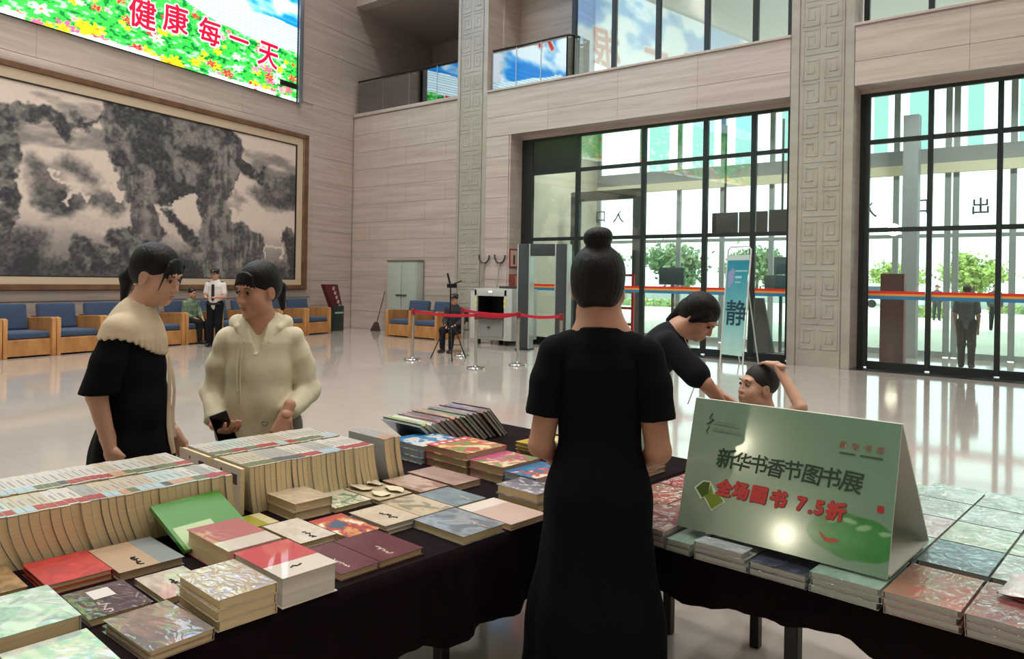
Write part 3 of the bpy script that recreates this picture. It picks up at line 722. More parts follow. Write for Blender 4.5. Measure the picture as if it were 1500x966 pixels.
# ---- stanchions and ribbons
CHR = mat('chrome', (205, 205, 200), rough=.15, metal=1)
RIB = mat('red_ribbon', (196, 22, 50), rough=.6)
st = [(-10.35, 10.15, 'leftmost'), (-8.57, 9.93, 'nearest'), (-8.39, 10.88, 'right-hand'), (-10.21, 11.4, 'rear')]
ST5 = (-7.5, 10.95)
def stanchion(x, y, label):
    t = thing('stanchion', label, 'stanchion', (x, y, 0), group='chrome queue posts')
    MB().lathe([(.165, 0), (.165, .02), (.15, .035), (.06, .045), (.03, .07), (.03, .075)]).build('base', CHR, t, smooth=True)
    MB().lathe([(.030, .06), (.030, .92)], n=16).build('post', CHR, t, smooth=True)
    MB().lathe([(.036, .86), (.038, .90), (.038, .96), (.03, .975), (.008, .98)], n=16).build('belt_head', mat('belt_head', (140, 30, 40), rough=.4), t, smooth=True)
for x, y, n in st: stanchion(x, y, 'chrome queue post, %s of the red belt enclosure' % n)
stanchion(ST5[0], ST5[1], 'chrome queue post beside the metal detector, mostly hidden by the woman in black')
def ribbon(a, c, label, z=.93):
    a = Vector((a[0], a[1], z)); c = Vector((c[0], c[1], z)); d = (c - a).normalized(); a = a + d * .04; c = c - d * .04; n = 14; v = []; f = []
    nrm = Vector((-d.y, d.x, 0)) * .0015
    for i in range(n + 1):
        s = i / n; p = a.lerp(c, s); p.z -= .035 * 4 * s * (1 - s)
        for q in (nrm, -nrm):
            v += [p + q + Vector((0, 0, .026)), p + q - Vector((0, 0, .026))]
    for i in range(n):
        b = i * 4
        f += [(b, b + 4, b + 5, b + 1), (b + 2, b + 3, b + 7, b + 6), (b, b + 2, b + 6, b + 4), (b + 1, b + 5, b + 7, b + 3)]
    tag(MB().add(v, f).build('belt_ribbon', RIB, smooth=True), label, 'ribbon', 'red belts between queue posts')
ribbon(st[0], st[1], 'red belt between the leftmost and the nearest queue post'); ribbon(st[3], st[2], 'red belt in front of the scanner mouth')
ribbon(st[1], st[2], 'short red belt between the nearest and right-hand queue post'); ribbon(st[2], ST5, 'red belt running from the right-hand post to the detector')
# ---- tripod
t = thing('tripod', 'thin black tripod stand inside the red belt enclosure', 'tripod', (-9.95, 10.75, 0))
BK = mat('black_metal', (22, 22, 24), rough=.4, metal=.4)
MB().tube([(0, 0, .45), (0, 0, 1.42)], .014).build('centre_column', BK, t, smooth=True)
for k in range(3):
    a = R(200 + 120 * k); MB().tube([(.02 * math.cos(a), .02 * math.sin(a), .80), (.40 * math.cos(a), .40 * math.sin(a), .0)], .011).build('leg', BK, t, smooth=True)
MB().bb((-.06, -.05, 1.38), (.12, .05, 1.46)).build('head', BK, t, bevel=.01); MB().tube([(-.02, 0, 1.46), (-.09, 0, 1.66)], .02).build('pan_handle', BK, t, smooth=True)
MB().tube([(.03, .0, 1.44), (.26, .02, 1.52)], .012).build('arm', BK, t)
# steel chair in the enclosure
t = thing('folding_chair', 'steel legged chair under the sitter in dark uniform', 'chair', (-11.0, 12.1, 0), R(20))
MB().bb((-.21, -.21, .44), (.21, .21, .48)).build('seat', mat('chair_pad', (50, 50, 54)), t, bevel=.012)
for sx in (-1, 1):
    for sy in (-1, 1): MB().tube([(sx * .19, sy * .19, 0), (sx * .19, sy * .19, .45 if sy < 0 else .88)], .012).build('leg', CHR, t, smooth=True)
MB().bb((-.2, .175, .62), (.2, .2, .88)).build('backrest', mat('chair_pad', (50, 50, 54)), t, bevel=.01); MB().tube([(-.19, -.19, .15), (.19, -.19, .15)], .01).build('stretcher', CHR, t)
# ---- restraint poles on the wall
def fork(x, label, lean):
    t = thing('restraint_pole', label, 'pole', (x, 14.78, 0))
    MB().tube([(0, -.1, 0), (lean, .06, 1.98)], .016).build('shaft', mat('pole_steel', (190, 186, 180), metal=.8, rough=.35), t, smooth=True)
    MB().tube([(lean + .17 * math.cos(a), .07, 2.16 + .17 * math.sin(a) * 1.1) for a in [R(d) for d in range(170, 375, 15)]], .022).build('fork_head', mat('fork_rubber', (70, 62, 56), rough=.7), t, smooth=True)
fork(-12.72, 'steel restraint pole with open fork, left one against the wall', .12); fork(-12.16, 'steel restraint pole with open fork, right one against the wall', .08)
# posters on the reveal
t = thing('wall_notice', 'red bordered notice on the stone reveal', 'notice', (-11.83, 15.1, 2.1))
MB().bb((-.012, -.17, -.24), (.006, .17, .24)).build('frame', mat('notice_red', (150, 60, 50)), t); MB().bb((.006, -.13, -.2), (.010, .13, .2)).build('sheet', mat('notice_paper', (205, 180, 165)), t); MB().bb((.010, -.03, -.15), (.012, .05, .08)).build('figure_print', mat('notice_print', (96, 54, 50)), t)
t = thing('notice_box', 'brown leaflet box on the stone reveal below the notice', 'box', (-11.845, 15.1, 1.30))
MB().bb((0, -.16, 0), (.16, .16, .40)).build('box', mat('leaflet_box', (112, 52, 42)), t, bevel=.01); MB().bb((.16, -.12, .1), (.166, .12, .36)).build('leaflet', mat('leaflet', (196, 120, 90)), t)

# ---- teal banner
def build_banner():
    t = thing('banner_stand', 'leaning teal banner stand with brushed character beside the pillar', 'banner', (-5.66, 14.05, 0), R(-18))
    w, h = .25, 2.26; sk = .16
    ys = np.linspace(-w, w, 30); zs = np.linspace(.18, 2.10, 90); X, Z = np.meshgrid(ys, zs, indexing='ij'); k = ((Z - .18) / 1.92)[..., None]
    col = np.array([188, 226, 214]) * (1 - k) + np.array([28, 132, 156]) * k; col = col + 14 * (fbm(X * 9, Z * 4, 3, 2) - .5)[..., None]
    for (a, b, c_, d) in ((-.06, .22, 1.78, 1.81), (-.06, .10, 1.66, 1.70), (-.06, .09, 1.57, 1.60)): col[(X > a) & (X < b) & (Z > c_) & (Z < d)] = (170, 214, 218)
    for (a, b, r) in ((-.16, 1.72, .07), (-.14, 1.62, .06), (-.18, 1.55, .05), (-.12, 1.78, .05)): col[np.hypot(X - a, (Z - b) * .8) < r] = (150, 150, 190)
    col[(Z > 2.0)] = (200, 214, 210)
    lean = lambda z: (z / h) * sk
    painted_grid('printed_sheet', np.stack([X + lean(Z), -.01 + 0 * X, Z], -1), col, mat('banner_print', rough=.45, attr='paint'), t)
    fr = mat('white_tube', (220, 224, 222), rough=.3)
    MB().tube([(-w - .02, 0, 0), (-w - .02 + lean(2.2), 0, 2.2), (-w + .04 + lean(h), 0, h), (w - .04 + lean(h), 0, h), (w + .02 + lean(2.2), 0, 2.2), (w + .02, 0, 0)], .016).build('frame', fr, t, smooth=True)
    MB().tube([(-.2, .02, 1.75), (-.25, .55, 0)], .014).build('rear_strut', fr, t); MB().tube([(.3, .02, 1.75), (.2, .55, 0)], .014).build('rear_strut', fr, t)
    put_text('brushed_character', '静', .52, mat('banner_ink', (30, 62, 76)), frame_mat((.03 + lean(1.05), -.014, 1.0), (1, 0, 0), (-.12, 0, 1.35)), t, offset=.006, shear=.15)
build_banner()

# ================================================================== ENTRANCE LOBBY
t = thing('notice_board', 'maroon upright board standing behind the right entrance glass', 'board', (-3.26, 16.1, 0))
MB().bb((-.21, -.12, 0), (.21, .12, 1.80)).build('board', mat('maroon_panel', (116, 52, 58), rough=.5), t, bevel=.01); MB().bb((-.25, -.2, 0), (.25, .2, .04)).build('foot', mat('foot_black', (30, 30, 30)), t)
MB().bb((-.17, -.126, .9), (.17, -.121, 1.7)).build('face_panel', mat('maroon_face', (124, 56, 60), rough=.35), t)
struct(MB().bb((-3.56, 18.3, 0), (-3.26, 18.6, 5.3)).build('trim_4', mat('lobby_post', (158, 162, 164), rough=.5)), 'grey post in the right lobby')
GP = mat('panel_back', (52, 56, 60), rough=.5)
for i, (x0, x1, z0, z1, lb) in enumerate(((-7.45, -6.83, 2.72, 3.23, 'left of three'), (-6.79, -6.13, 2.71, 3.23, 'middle of three'), (-6.09, -5.5, 2.72, 3.25, 'right of three'))):
    t = thing('hanging_screen', 'dark hanging screen in the lobby, %s in the row' % lb, 'screen', ((x0 + x1) / 2, 17.2, z0), group='dark screens hung in the lobby'); w = (x1 - x0) / 2
    MB().bb((-w, -.04, 0), (w, .04, z1 - z0)).build('panel', GP, t, bevel=.01); MB().bb((-.02, -.02, z1 - z0), (.02, .02, 5.3 - z0)).build('hanger', mat('hanger', (80, 84, 86)), t)
for x0, x1, z0, z1, lb in ((-8.85, -8.18, 1.5, 1.93, 'small grey display on a pole behind the left entrance glass'), (-6.18, -5.5, 1.36, 1.76, 'lower grey display of the pair near the pillar'), (-6.18, -5.5, 1.79, 2.2, 'upper grey display of the pair near the pillar')):
    t = thing('pole_display', lb, 'display', ((x0 + x1) / 2, 17.25 + (.6 if 'upper' in lb else 0), 0)); w = (x1 - x0) / 2
    MB().bb((-w, -.04, z0), (w, .04, z1)).build('panel', mat('panel_grey', (92, 100, 106), rough=.5), t, bevel=.01); MB().bb((-.03, .05, 0), (.03, .11, z1)).build('pole', mat('pole_grey', (90, 92, 92)), t); MB().lathe([(.22, 0), (.22, .02)]).build('base', mat('pole_grey', (90, 92, 92)), t, (0, .06, 0))
t = thing('portal_frame', 'dark inner portal frame of the left lobby', 'frame', (-10.4, 17.2, 0))
MB().bb((-.95, -.1, 3.70), (.95, .1, 3.95)).build('lintel', mat('portal_dark', (86, 88, 86), rough=.5), t, bevel=.03)
for s in (-1, 1): MB().bb((s * .95 - .12, -.1, 0), (s * .95 + .12, .1, 3.95)).build('jamb', mat('portal_dark', (86, 88, 86), rough=.5), t, bevel=.03)
t = thing('red_rack', 'red tubular rack seen through the left entrance glass', 'rack', (-9.45, 16.6, 0))
for x in (-.22, .22): MB().bb((x - .03, -.03, 0), (x + .03, .03, 1.75)).build('upright', mat('rack_red', (206, 44, 44), rough=.45), t)
for z in (.5, .9, 1.3, 1.72): MB().bb((-.19, -.03, z - .03), (.19, .03, z + .03)).build('crossbar', mat('rack_red', (206, 44, 44), rough=.45), t)
t = thing('slanted_easel', 'dark slanted easel board in the lobby beside the pillar', 'easel', (-5.95, 16.4, 0))
MB().prism([(-.3, .02), (.32, .02), (.06, 1.25), (-.26, 1.25)], 'y', -.04, .04).build('board', mat('easel_dark', (58, 62, 64)), t, bevel=.01); MB().tube([(0, .05, 1.1), (0, .5, 0)], .015).build('strut', mat('pole_grey', (90, 92, 92)), t)

# ================================================================== OUTSIDE
gm = mat('plaza_paving', (214, 208, 190), rough=.8, noise=.06, nscale=.6)
struct(MB().bb((-90, YO + .1, -.25), (90, 140, -.05)).build('ground_plaza', gm), 'bright paved plaza outside')
struct(MB().bb((-15, YF + .2, 9.62), (6, 25.3, 9.95)).build('shade_slab', mat('shade_slab_grey', (168, 172, 176), rough=.7)), 'slab added outside to shade the upper windows')  # added slab, hides the sky so the upper windows turn grey
LEAF = [mat('leaf_a', (168, 186, 100), rough=.7, noise=.25, nscale=2), mat('leaf_b', (126, 152, 108), rough=.7, noise=.3, nscale=2)]
def tree(x, y, h, r, label, mi, seed):
    rs = np.random.RandomState(seed); t = thing('tree', label, 'tree', (x, y, -.05), group='trees beyond the plaza')
    MB().tube([(0, 0, 0), (.05, .02, h * .3), (0, 0, h * .6)], [.16, .13, .06], n=8).build('trunk', mat('bark', (86, 72, 58), rough=.9), t, smooth=True)
    n = 2600; cl = rs.normal(0, 1, (14, 3)); cl /= np.linalg.norm(cl, axis=1)[:, None]; cl *= rs.uniform(.25, .75, (14, 1)); k = rs.randint(0, 14, n)
    p = cl[k] + rs.normal(0, .17, (n, 3)); p = p * np.array([r * 1.2, r * 1.2, h * .40]) + np.array([0, 0, h * .56])
    u = rs.normal(0, 1, (n, 3)); u /= np.linalg.norm(u, axis=1)[:, None]; w = np.cross(u, rs.normal(0, 1, (n, 3))); w /= np.linalg.norm(w, axis=1)[:, None]; s = rs.uniform(.13, .26, (n, 1)) * h / 5
    V = np.stack([p - u * s, p - w * s * .7, p + u * s, p + w * s * .7], 1).reshape(-1, 3); me = bpy.data.meshes.new('crown'); fill_mesh(me, V, np.arange(n * 4).reshape(-1, 4))
    obj('crown', me, LEAF[mi], t)
for i, (x, y, h, r, lb, mi) in enumerate(((-17.0, 82, 4.9, 2.7, 'yellow green tree seen past the maroon board', 0), (-10.4, 86.5, 5.6, 2.9, 'broad yellow green tree behind the standing visitor', 0), (-3.4, 90, 5.0, 2.5, 'yellow green tree at the right of the entrance view', 0),
        (-22.2, 80, 6.0, 1.6, 'darker tree just right of the carved pillar', 1), (-34.0, 69, 6.4, 3.0, 'dark tree seen through the left entrance, middle one', 1), (-41.6, 65, 6.4, 3.2, 'dark tree seen through the left entrance, left one', 1), (-26.8, 72.5, 5.8, 2.9, 'dark tree seen through the left entrance, right one', 1))):
    tree(x, y, h, r, lb, mi, i)
def hedge(x0, x1, y, h, label):
    rs = np.random.RandomState(int(x0 * 7) % 97); n = 900; t = thing('hedge', label, 'hedge', ((x0 + x1) / 2, y, -.05), group='clipped hedges outside'); L = (x1 - x0) / 2
    MB().bb((-L + .1, -.3, 0), (L - .1, .3, h * .8)).build('core', LEAF[1], t)
    p = np.stack([rs.uniform(-L, L, n), rs.uniform(-.45, .45, n), rs.uniform(.02, h, n)], 1); u = rs.normal(0, 1, (n, 3)); u /= np.linalg.norm(u, axis=1)[:, None]; w = np.cross(u, rs.normal(0, 1, (n, 3))); w /= np.linalg.norm(w, axis=1)[:, None]; s = .09
    me = bpy.data.meshes.new('foliage'); fill_mesh(me, np.stack([p - u * s, p - w * s, p + u * s, p + w * s], 1).reshape(-1, 3), np.arange(n * 4).reshape(-1, 4)); obj('foliage', me, LEAF[0], t)
hedge(-9.5, -6.5, 45, .55, 'low clipped hedge beyond the maroon board'); hedge(-6, -1, 57, .5, 'far low hedge behind the visitors outside'); hedge(-27, -17, 46, .5, 'low hedge seen through the left entrance')
t = thing('far_wall', 'low grey wall running below the trees', 'wall', (-10, 66, -.05)); MB().bb((-45, -.2, 0), (30, .2, .95)).build('wall_body', mat('far_wall_grey', (150, 158, 158), rough=.8), t); MB().bb((-45, -.26, .95), (30, .26, 1.05)).build('coping', mat('far_coping', (190, 192, 188), rough=.8), t)
t = thing('white_van', 'small white van parked beyond the plaza', 'van', (-12.6, 62, -.05))
MB().prism([(-2.0, .3), (2.0, .3), (2.0, 1.0), (1.5, 1.1), (1.1, 1.75), (-2.0, 1.75)], 'y', -.8, .8).build('body', mat('van_white', (225, 228, 228), rough=.3), t, bevel=.06); MB().bb((-1.7, -.82, 1.1), (1.0, -.79, 1.6)).build('side_window', mat('van_glass', (60, 72, 80), rough=.1), t)
for x in (-1.25, 1.25): MB().lathe([(.3, -.1), (.3, .1)], n=16).build('wheel', BK, t, (x, -.75, .3)).rotation_euler.x = R(90)
t = thing('tour_bus', 'red and dark blue bus at the right edge of the entrance view', 'bus', (-.3, 40, -.05))
MB().bb((-1.6, -1.2, .35), (5.5, 1.2, 3.3)).build('body', mat('bus_red', (206, 60, 62), rough=.35), t, bevel=.12); MB().bb((-1.45, -1.23, 1.3), (5.3, -1.18, 2.5)).build('window_band', mat('bus_glass', (44, 56, 76), rough=.1), t); MB().bb((-1.62, -1.24, .95), (5.4, -1.19, 1.18)).build('stripe', mat('bus_stripe', (235, 235, 235)), t)
for x in (-.4, 4.0): MB().lathe([(.45, -.15), (.45, .15)], n=18).build('wheel', BK, t, (x, -1.05, .45)).rotation_euler.x = R(90)
# ================================================================== BOOK TABLES
TA = R(-4.3)
def TW(u, v, z=0.):
    """table axes (u to the right along the front table, v away) -> world"""
    return Vector((u * math.cos(TA) - v * math.sin(TA), u * math.sin(TA) + v * math.cos(TA), z))
TT = .745
DARK = mat('table_frame_black', (20, 19, 20), rough=.5)
CLOTH = mat('maroon_black_cloth', (22, 8, 12), rough=.9, spec=.12, noise=.2, nscale=30, bump=.3, bscale=9)
def folding_table(u0, u1, v0, v1, label, lg=None):
    c = TW((u0 + u1) / 2, (v0 + v1) / 2); t = thing('folding_table', label, 'table', c, TA, 'folding tables under the cloths')
    w, d = (u1 - u0) / 2, (v1 - v0) / 2; lg = lg or [(a, b) for a in (u0 + .09, u1 - .09) for b in (v0 + .1, v1 - .1)]
    MB().bb((-w, -d, TT - .035), (w, d, TT - .004)).build('table_top', mat('table_laminate', (150, 140, 128), rough=.5), t)
    for x, y in lg:
        x -= (u0 + u1) / 2; y -= (v0 + v1) / 2
        MB().bb((x - .02, y - .02, 0), (x + .02, y + .02, TT - .035)).build('leg', DARK, t, bevel=.004, seg=1)
    return t
folding_table(-2.29, -1.645, .15, 1.48, 'folding table under the left row of books, inner one')
folding_table(-2.97, -2.31, .15, 1.48, 'folding table under the spine-up books, far one')
folding_table(-2.29, -1.645, 1.50, 3.06, 'folding table under the picture book stacks')
folding_table(-2.97, -2.31, 1.50, 3.06, 'folding table under the leaning picture books')
folding_table(-1.60, .20, 2.06, 3.22, 'wide table under the slogan board', [(-.86, 2.16), (.11, 2.16), (-1.40, 3.11), (.11, 3.11)])
folding_table(.22, 1.25, 2.06, 3.22, 'wide table at the right under the wrapped books')
def tablecloth(u0, u1, v0, v1, drop, label, seed, sides):
    """flat top with wavy hanging skirts on the listed sides"""
    c = TW((u0 + u1) / 2, (v0 + v1) / 2); o = thing('tablecloth', label, 'tablecloth', c, TA); w, d = (u1 - u0) / 2, (v1 - v0) / 2
    MB().bb((-w, -d, TT - .002), (w, d, TT + .004)).build('cloth_top', CLOTH, o)
    rs = random.Random(seed)
    for sd in sides:
        L = (2 * d if sd in 'LR' else 2 * w); n = max(8, int(L / .025)); v = []; f = []; p1, p2, p3 = rs.uniform(0, 6), rs.uniform(0, 6), rs.uniform(0, 6)
        rows = 7
        for i in range(n + 1):
            s = -L / 2 + L * i / n; dr = drop + .018 * math.sin(s * 9 + p1) + .012 * math.sin(s * 23 + p2)
            for j in range(rows):
                k = j / (rows - 1); off = .004 + k * (.014 + .012 * math.sin(s * 27 + p3) + .008 * math.sin(s * 61 + p1))
                z = TT + .003 - dr * k
                a = {'R': (w + off, s), 'L': (-w - off, s), 'N': (s, -d - off), 'F': (s, d + off)}[sd]
                v.append((a[0], a[1], z))
        for i in range(n):
            for j in range(rows - 1):
                b = i * rows + j; f.append((b, b + rows, b + rows + 1, b + 1))
        me = MB().add(v, f).mesh('skirt', smooth=True); ob = obj('skirt', me, CLOTH, o)
        m_ = ob.modifiers.new('thick', 'SOLIDIFY'); m_.thickness = .002
    return o
tablecloth(-2.985, -1.632, .10, 3.09, .25, 'dark maroon cloth over the long left book table', 3, 'RL')
tablecloth(-1.615, 1.27, 2.035, 3.25, .125, 'black cloth over the right book table', 5, 'NF')

# ------------------------------------------------------------------ books
def cover_mat(name, c1, c2=None, mode='plain', t=.5, c3=None, coat=.7, wrap=0., rough=.35, nscale=4., seed=0.):
    if name in _M: return _M[name]
    m = bpy.data.materials.new(name); m.use_nodes = True; nt = m.node_tree; N = nt.nodes; Lk = nt.links; p = N['Principled BSDF']
    p.inputs['Roughness'].default_value = rough; p.inputs['Coat Weight'].default_value = coat; p.inputs['Coat Roughness'].default_value = .03; p.inputs['Coat IOR'].default_value = 2.9 if wrap else 1.75
    p.inputs['Base Color'].default_value = lin(c1) + (1,)
    tc = N.new('ShaderNodeTexCoord'); sx = N.new('ShaderNodeSeparateXYZ'); Lk.new(tc.outputs['Generated'], sx.inputs[0])
    def rgb(c):
        n = N.new('ShaderNodeRGB'); n.outputs[0].default_value = lin(c) + (1,); return n.outputs[0]
    def mix(fac, a, b):
        n = N.new('ShaderNodeMix'); n.data_type = 'RGBA'; Lk.new(fac, n.inputs[0]); Lk.new(a, n.inputs[6]); Lk.new(b, n.inputs[7]); return n.outputs[2]
    def gt(sock, v):
        n = N.new('ShaderNodeMath'); n.operation = 'GREATER_THAN'; Lk.new(sock, n.inputs[0]); n.inputs[1].default_value = v; return n.outputs[0]
    def noise(sc, det=4, dist=0.):
        mp = N.new('ShaderNodeMapping'); mp.inputs['Location'].default_value = (seed, seed * .7, 0); Lk.new(tc.outputs['Generated'], mp.inputs[0])
        n = N.new('ShaderNodeTexNoise'); n.inputs['Scale'].default_value = sc; n.inputs['Detail'].default_value = det; n.inputs['Distortion'].default_value = dist; Lk.new(mp.outputs[0], n.inputs['Vector']); return n.outputs['Fac']
    col = None
    if mode in ('split_x', 'split_y'):
        col = mix(gt(sx.outputs[0 if mode == 'split_x' else 1], t), rgb(c1), rgb(c2))
        if c3: col = mix(gt(noise(nscale), .57), col, rgb(c3))
    elif mode == 'blotch':
        r = N.new('ShaderNodeValToRGB'); e = r.color_ramp.elements; e[0].position = .40; e[0].color = lin(c2) + (1,); e[1].position = .60; e[1].color = lin(c1) + (1,)
        if c3:
            k = e.new(.5); k.color = lin(c3) + (1,)
        Lk.new(noise(nscale, 5, .6), r.inputs[0]); col = r.outputs[0]
    elif mode == 'picture':
        r = N.new('ShaderNodeValToRGB'); r.color_ramp.interpolation = 'CONSTANT'; e = r.color_ramp.elements; e[0].position = 0; e[0].color = lin(c2) + (1,); e[1].position = .44; e[1].color = lin(c1) + (1,)
        k = e.new(.52); k.color = lin(c3) + (1,); k = e.new(.60); k.color = lin((235, 225, 205)) + (1,)
        Lk.new(noise(nscale, 4, .8), r.inputs[0]); col = mix(gt(sx.outputs[0], t), rgb(c1), r.outputs[0])
    if col: Lk.new(col, p.inputs['Base Color'])
    if wrap:
        b = N.new('ShaderNodeBump'); b.inputs['Strength'].default_value = wrap; b.inputs['Distance'].default_value = .012
        Lk.new(noise(3.2, 1.5, 1.8), b.inputs['Height']); Lk.new(b.outputs[0], p.inputs['Coat Normal'])
    _M[name] = m
    return m
def pages_mat(name, c):
    return mat(name, c, rough=.75, noise=.10, nscale=1.0, stretch=(2, 2, 260), bump=.12, bscale=1.0)
PG_CREAM = pages_mat('pages_cream', (230, 208, 160)); PG_WHITE = pages_mat('pages_white', (222, 216, 204)); PG_GREY = pages_mat('pages_grey', (196, 196, 186)); PG_TAN = pages_mat('pages_tan', (196, 172, 140))
_BK = {}
def book_parts(w, d, h, spine, cm, pm):
    k = (round(w, 3), round(d, 3), round(h, 4), spine, cm.name, pm.name)
    if k in _BK: return _BK[k]
    c = min(.0016, h * .06); ins = .004
    a = (d if spine in 'NF' else w) / 2; L = (w if spine in 'NF' else d) / 2; s = 1 if spine in 'FR' else -1
    poly = [(-a, 0), (a, 0), (a, h), (-a, h), (-a, h - c), (a - c * 1.5, h - c), (a - c * 1.5, c), (-a, c)]
    poly = [(s * p, z) for p, z in poly]
    mc = MB()
    if spine in 'NF': mc.prism(poly, 'x', -L, L)
    else: mc.prism(poly, 'y', -L, L)
    cov = mc.mesh('cover'); cov.materials.append(cm)
    lo = {'N': (0, ins), 'F': (ins, 0), 'L': (0, ins), 'R': (ins, 0)}[spine]
    if spine in 'NF': pg = MB().bb((-w / 2 + ins, -d / 2 + lo[0] + .003, c), (w / 2 - ins, d / 2 - lo[1] - .003, h - c))
    else: pg = MB().bb((-w / 2 + lo[0] + .003, -d / 2 + ins, c), (w / 2 - lo[1] - .003, d / 2 - ins, h - c))
    pg = pg.mesh('pages'); pg.materials.append(pm)
    _BK[k] = (cov, pg); return _BK[k]
def flat_book(u, v, z, w, d, h, cm, pm, label, spine='F', rot=0., group=None):
    t = thing('book', label, 'book', TW(u, v, z), TA + rot, group)
    cov, pg = book_parts(w, d, h, spine, cm, pm); link_mesh('cover', cov, t); link_mesh('pages', pg, t)
    return t
NTH = ['top', 'second', 'third', 'fourth', 'fifth', 'sixth']
def stack(u0, u1, v0, v1, h, n, cm, pm, label, spine='F', rot=0., jit=.004, z0=None, under=None):
    rs = random.Random(int((u0 * 31 + v0 * 17) * 1000)); z = (TT + .0045) if z0 is None else z0; hb = h / n; out = None
    for i in range(n):
        k = n - 1 - i; lb = label if n == 1 else ('%s, top copy' % label if k == 0 else '%s, %s copy down' % (label, NTH[k]))
        ju, jv, jr = (0, 0, 0) if k == 0 else (rs.uniform(-jit, jit), rs.uniform(-jit, jit), rs.uniform(-.02, .02))
        out = flat_book((u0 + u1) / 2 + ju, (v0 + v1) / 2 + jv, z + i * hb, u1 - u0, v1 - v0, hb - .0004, (under or cm) if k else cm, pm, lb, spine, rot + jr, None)
    return out
def print_marks(t, w, h, items, m, nm='title_print'):
    """flat printed strokes on a cover: items = (x0,y0,x1,y1,width)"""
    for it in items:
        x0, y0, x1, y1, b = it; a = math.atan2(y1 - y0, x1 - x0); L = math.hypot(x1 - x0, y1 - y0)
        MB().box(((x0 + x1) / 2, (y0 + y1) / 2, h + .0004), (L, b, .0006), a).build(nm, m, t)
def scribble(t, x, y, s, h, m, seed, n=4, vertical=False):
    rs = random.Random(seed); q = MB()
    pts = []
    for i in range(n * 5):
        k = i / (n * 5); a = (x + (k - .5) * s * n) if not vertical else x + rs.uniform(-.4, .4) * s
        b = (y + rs.uniform(-.45, .45) * s) if not vertical else y + (k - .5) * s * n
        pts.append((a, b, h + .0008))
    q.tube(pts, .0016, n=4); q.build('title_print', m, t)
INK = mat('print_ink', (46, 40, 40), rough=.5); GOLD = mat('print_pale', (226, 210, 200), rough=.5); REDP = mat('print_red', (176, 44, 40), rough=.5)
C = cover_mat
# --- left table, flat books (near rows)
stack(-2.06, -1.825, .43, .602, .044, 1, C('cv_aqua', (206, 214, 208), (150, 176, 168), 'blotch', wrap=.25), PG_CREAM, 'thick wrapped paperback with pale aqua cover at the left edge')
stack(-1.80, -1.58, .44, .604, .022, 1, C('cv_pale_teal', (214, 210, 196), (170, 190, 180), 'blotch', wrap=.2, seed=3), PG_CREAM, 'pale paperback in the bottom left corner of the picture')
stack(-2.36, -2.135, .425, .582, .024, 1, C('cv_ochre', (176, 140, 96), (120, 98, 66), 'blotch'), PG_CREAM, 'ochre paperback cut off by the left edge')
stack(-2.30, -2.10, .612, .766, .026, 2, C('cv_red_cloth', (186, 52, 42), (160, 40, 36), 'blotch', coat=.2, rough=.55), PG_CREAM, 'plain red paperback lying below the spine-up row')
t = stack(-2.035, -1.845, .625, .766, .018, 1, C('cv_plum', (92, 62, 70), (70, 46, 56), 'blotch', wrap=.2), PG_CREAM, 'dark plum paperback with a pale corner design'); print_marks(t, 0, .018, ((-.07, .0, -.01, .0, .05),), mat('plum_pale', (206, 198, 190)), 'cover_patch'); scribble(t, .05, -.02, .02, .018, GOLD, 4)
t = stack(-1.81, -1.59, .645, .790, .026, 2, C('cv_brown_grey', (158, 128, 112), (112, 104, 98), 'blotch', wrap=.15, nscale=2), PG_CREAM, 'brown and grey glossy paperback near the bottom left', rot=.05)
t = stack(-2.30, -2.07, .772, .942, .022, 1, C('cv_tan', (168, 142, 112), (122, 130, 126), 'split_y', t=.62, rough=.6, coat=.2), PG_TAN, 'wide tan hardcover with a grey green upper band', spine='L'); scribble(t, .06, -.02, .018, .022, INK, 8)
t = stack(-2.02, -1.84, .79, .915, .017, 1, C('cv_cream_ink', (212, 200, 184), (170, 152, 136), 'blotch', nscale=2), PG_CREAM, 'cream paperback with black ink strokes', spine='L'); scribble(t, .02, 0, .02, .017, INK, 3)
stack(-1.833, -1.62, .815, .962, .072, 3, C('cv_wrap_cream', (206, 188, 160), (188, 168, 142), 'blotch', coat=1, wrap=.55, nscale=2), PG_CREAM, 'thick cellophane wrapped cream paperback at the table edge')
t = stack(-1.866, -1.624, .978, 1.135, .074, 1, C('cv_red_white', (196, 70, 70), (218, 206, 190), 'split_x', t=.62, coat=.8), PG_WHITE, 'thick red and white paperback at the table edge', spine='L'); scribble(t, .07, -.01, .012, .074, INK, 12, 3, True)
t = stack(-2.15, -1.90, .982, 1.138, .068, 1, C('cv_pink_white', (186, 96, 100), (214, 202, 190), 'split_x', t=.66, coat=.9, wrap=.08), PG_CREAM, 'thick pink and white paperback behind the red and white one', spine='R')
t = stack(-2.29, -2.165, 1.20, 1.288, .020, 1, C('cv_yellow_green', (152, 150, 44), (200, 190, 140), 'split_y', t=.6), PG_CREAM, 'small yellow green book by the spine-up row')
t = stack(-2.158, -1.94, 1.225, 1.348, .02, 1, C('cv_white_a', (220, 210, 194), (204, 192, 176), 'blotch'), PG_CREAM, 'white paperback with two dark title marks'); scribble(t, .06, .0, .022, .02, INK, 21, 3)
t = stack(-2.10, -1.89, 1.352, 1.476, .02, 1, C('cv_red_blue', (190, 72, 62), (58, 92, 116), 'picture', t=.2, c3=(214, 150, 90), nscale=3), PG_CREAM, 'paperback with red, blue and orange picture cover')
stack(-2.395, -2.178, 1.352, 1.494, .058, 2, C('cv_wrap_u', (214, 198, 172), (196, 178, 150), 'blotch', coat=1, wrap=.5, nscale=2), PG_CREAM, 'thick wrapped cream paperback before the spine-up block')
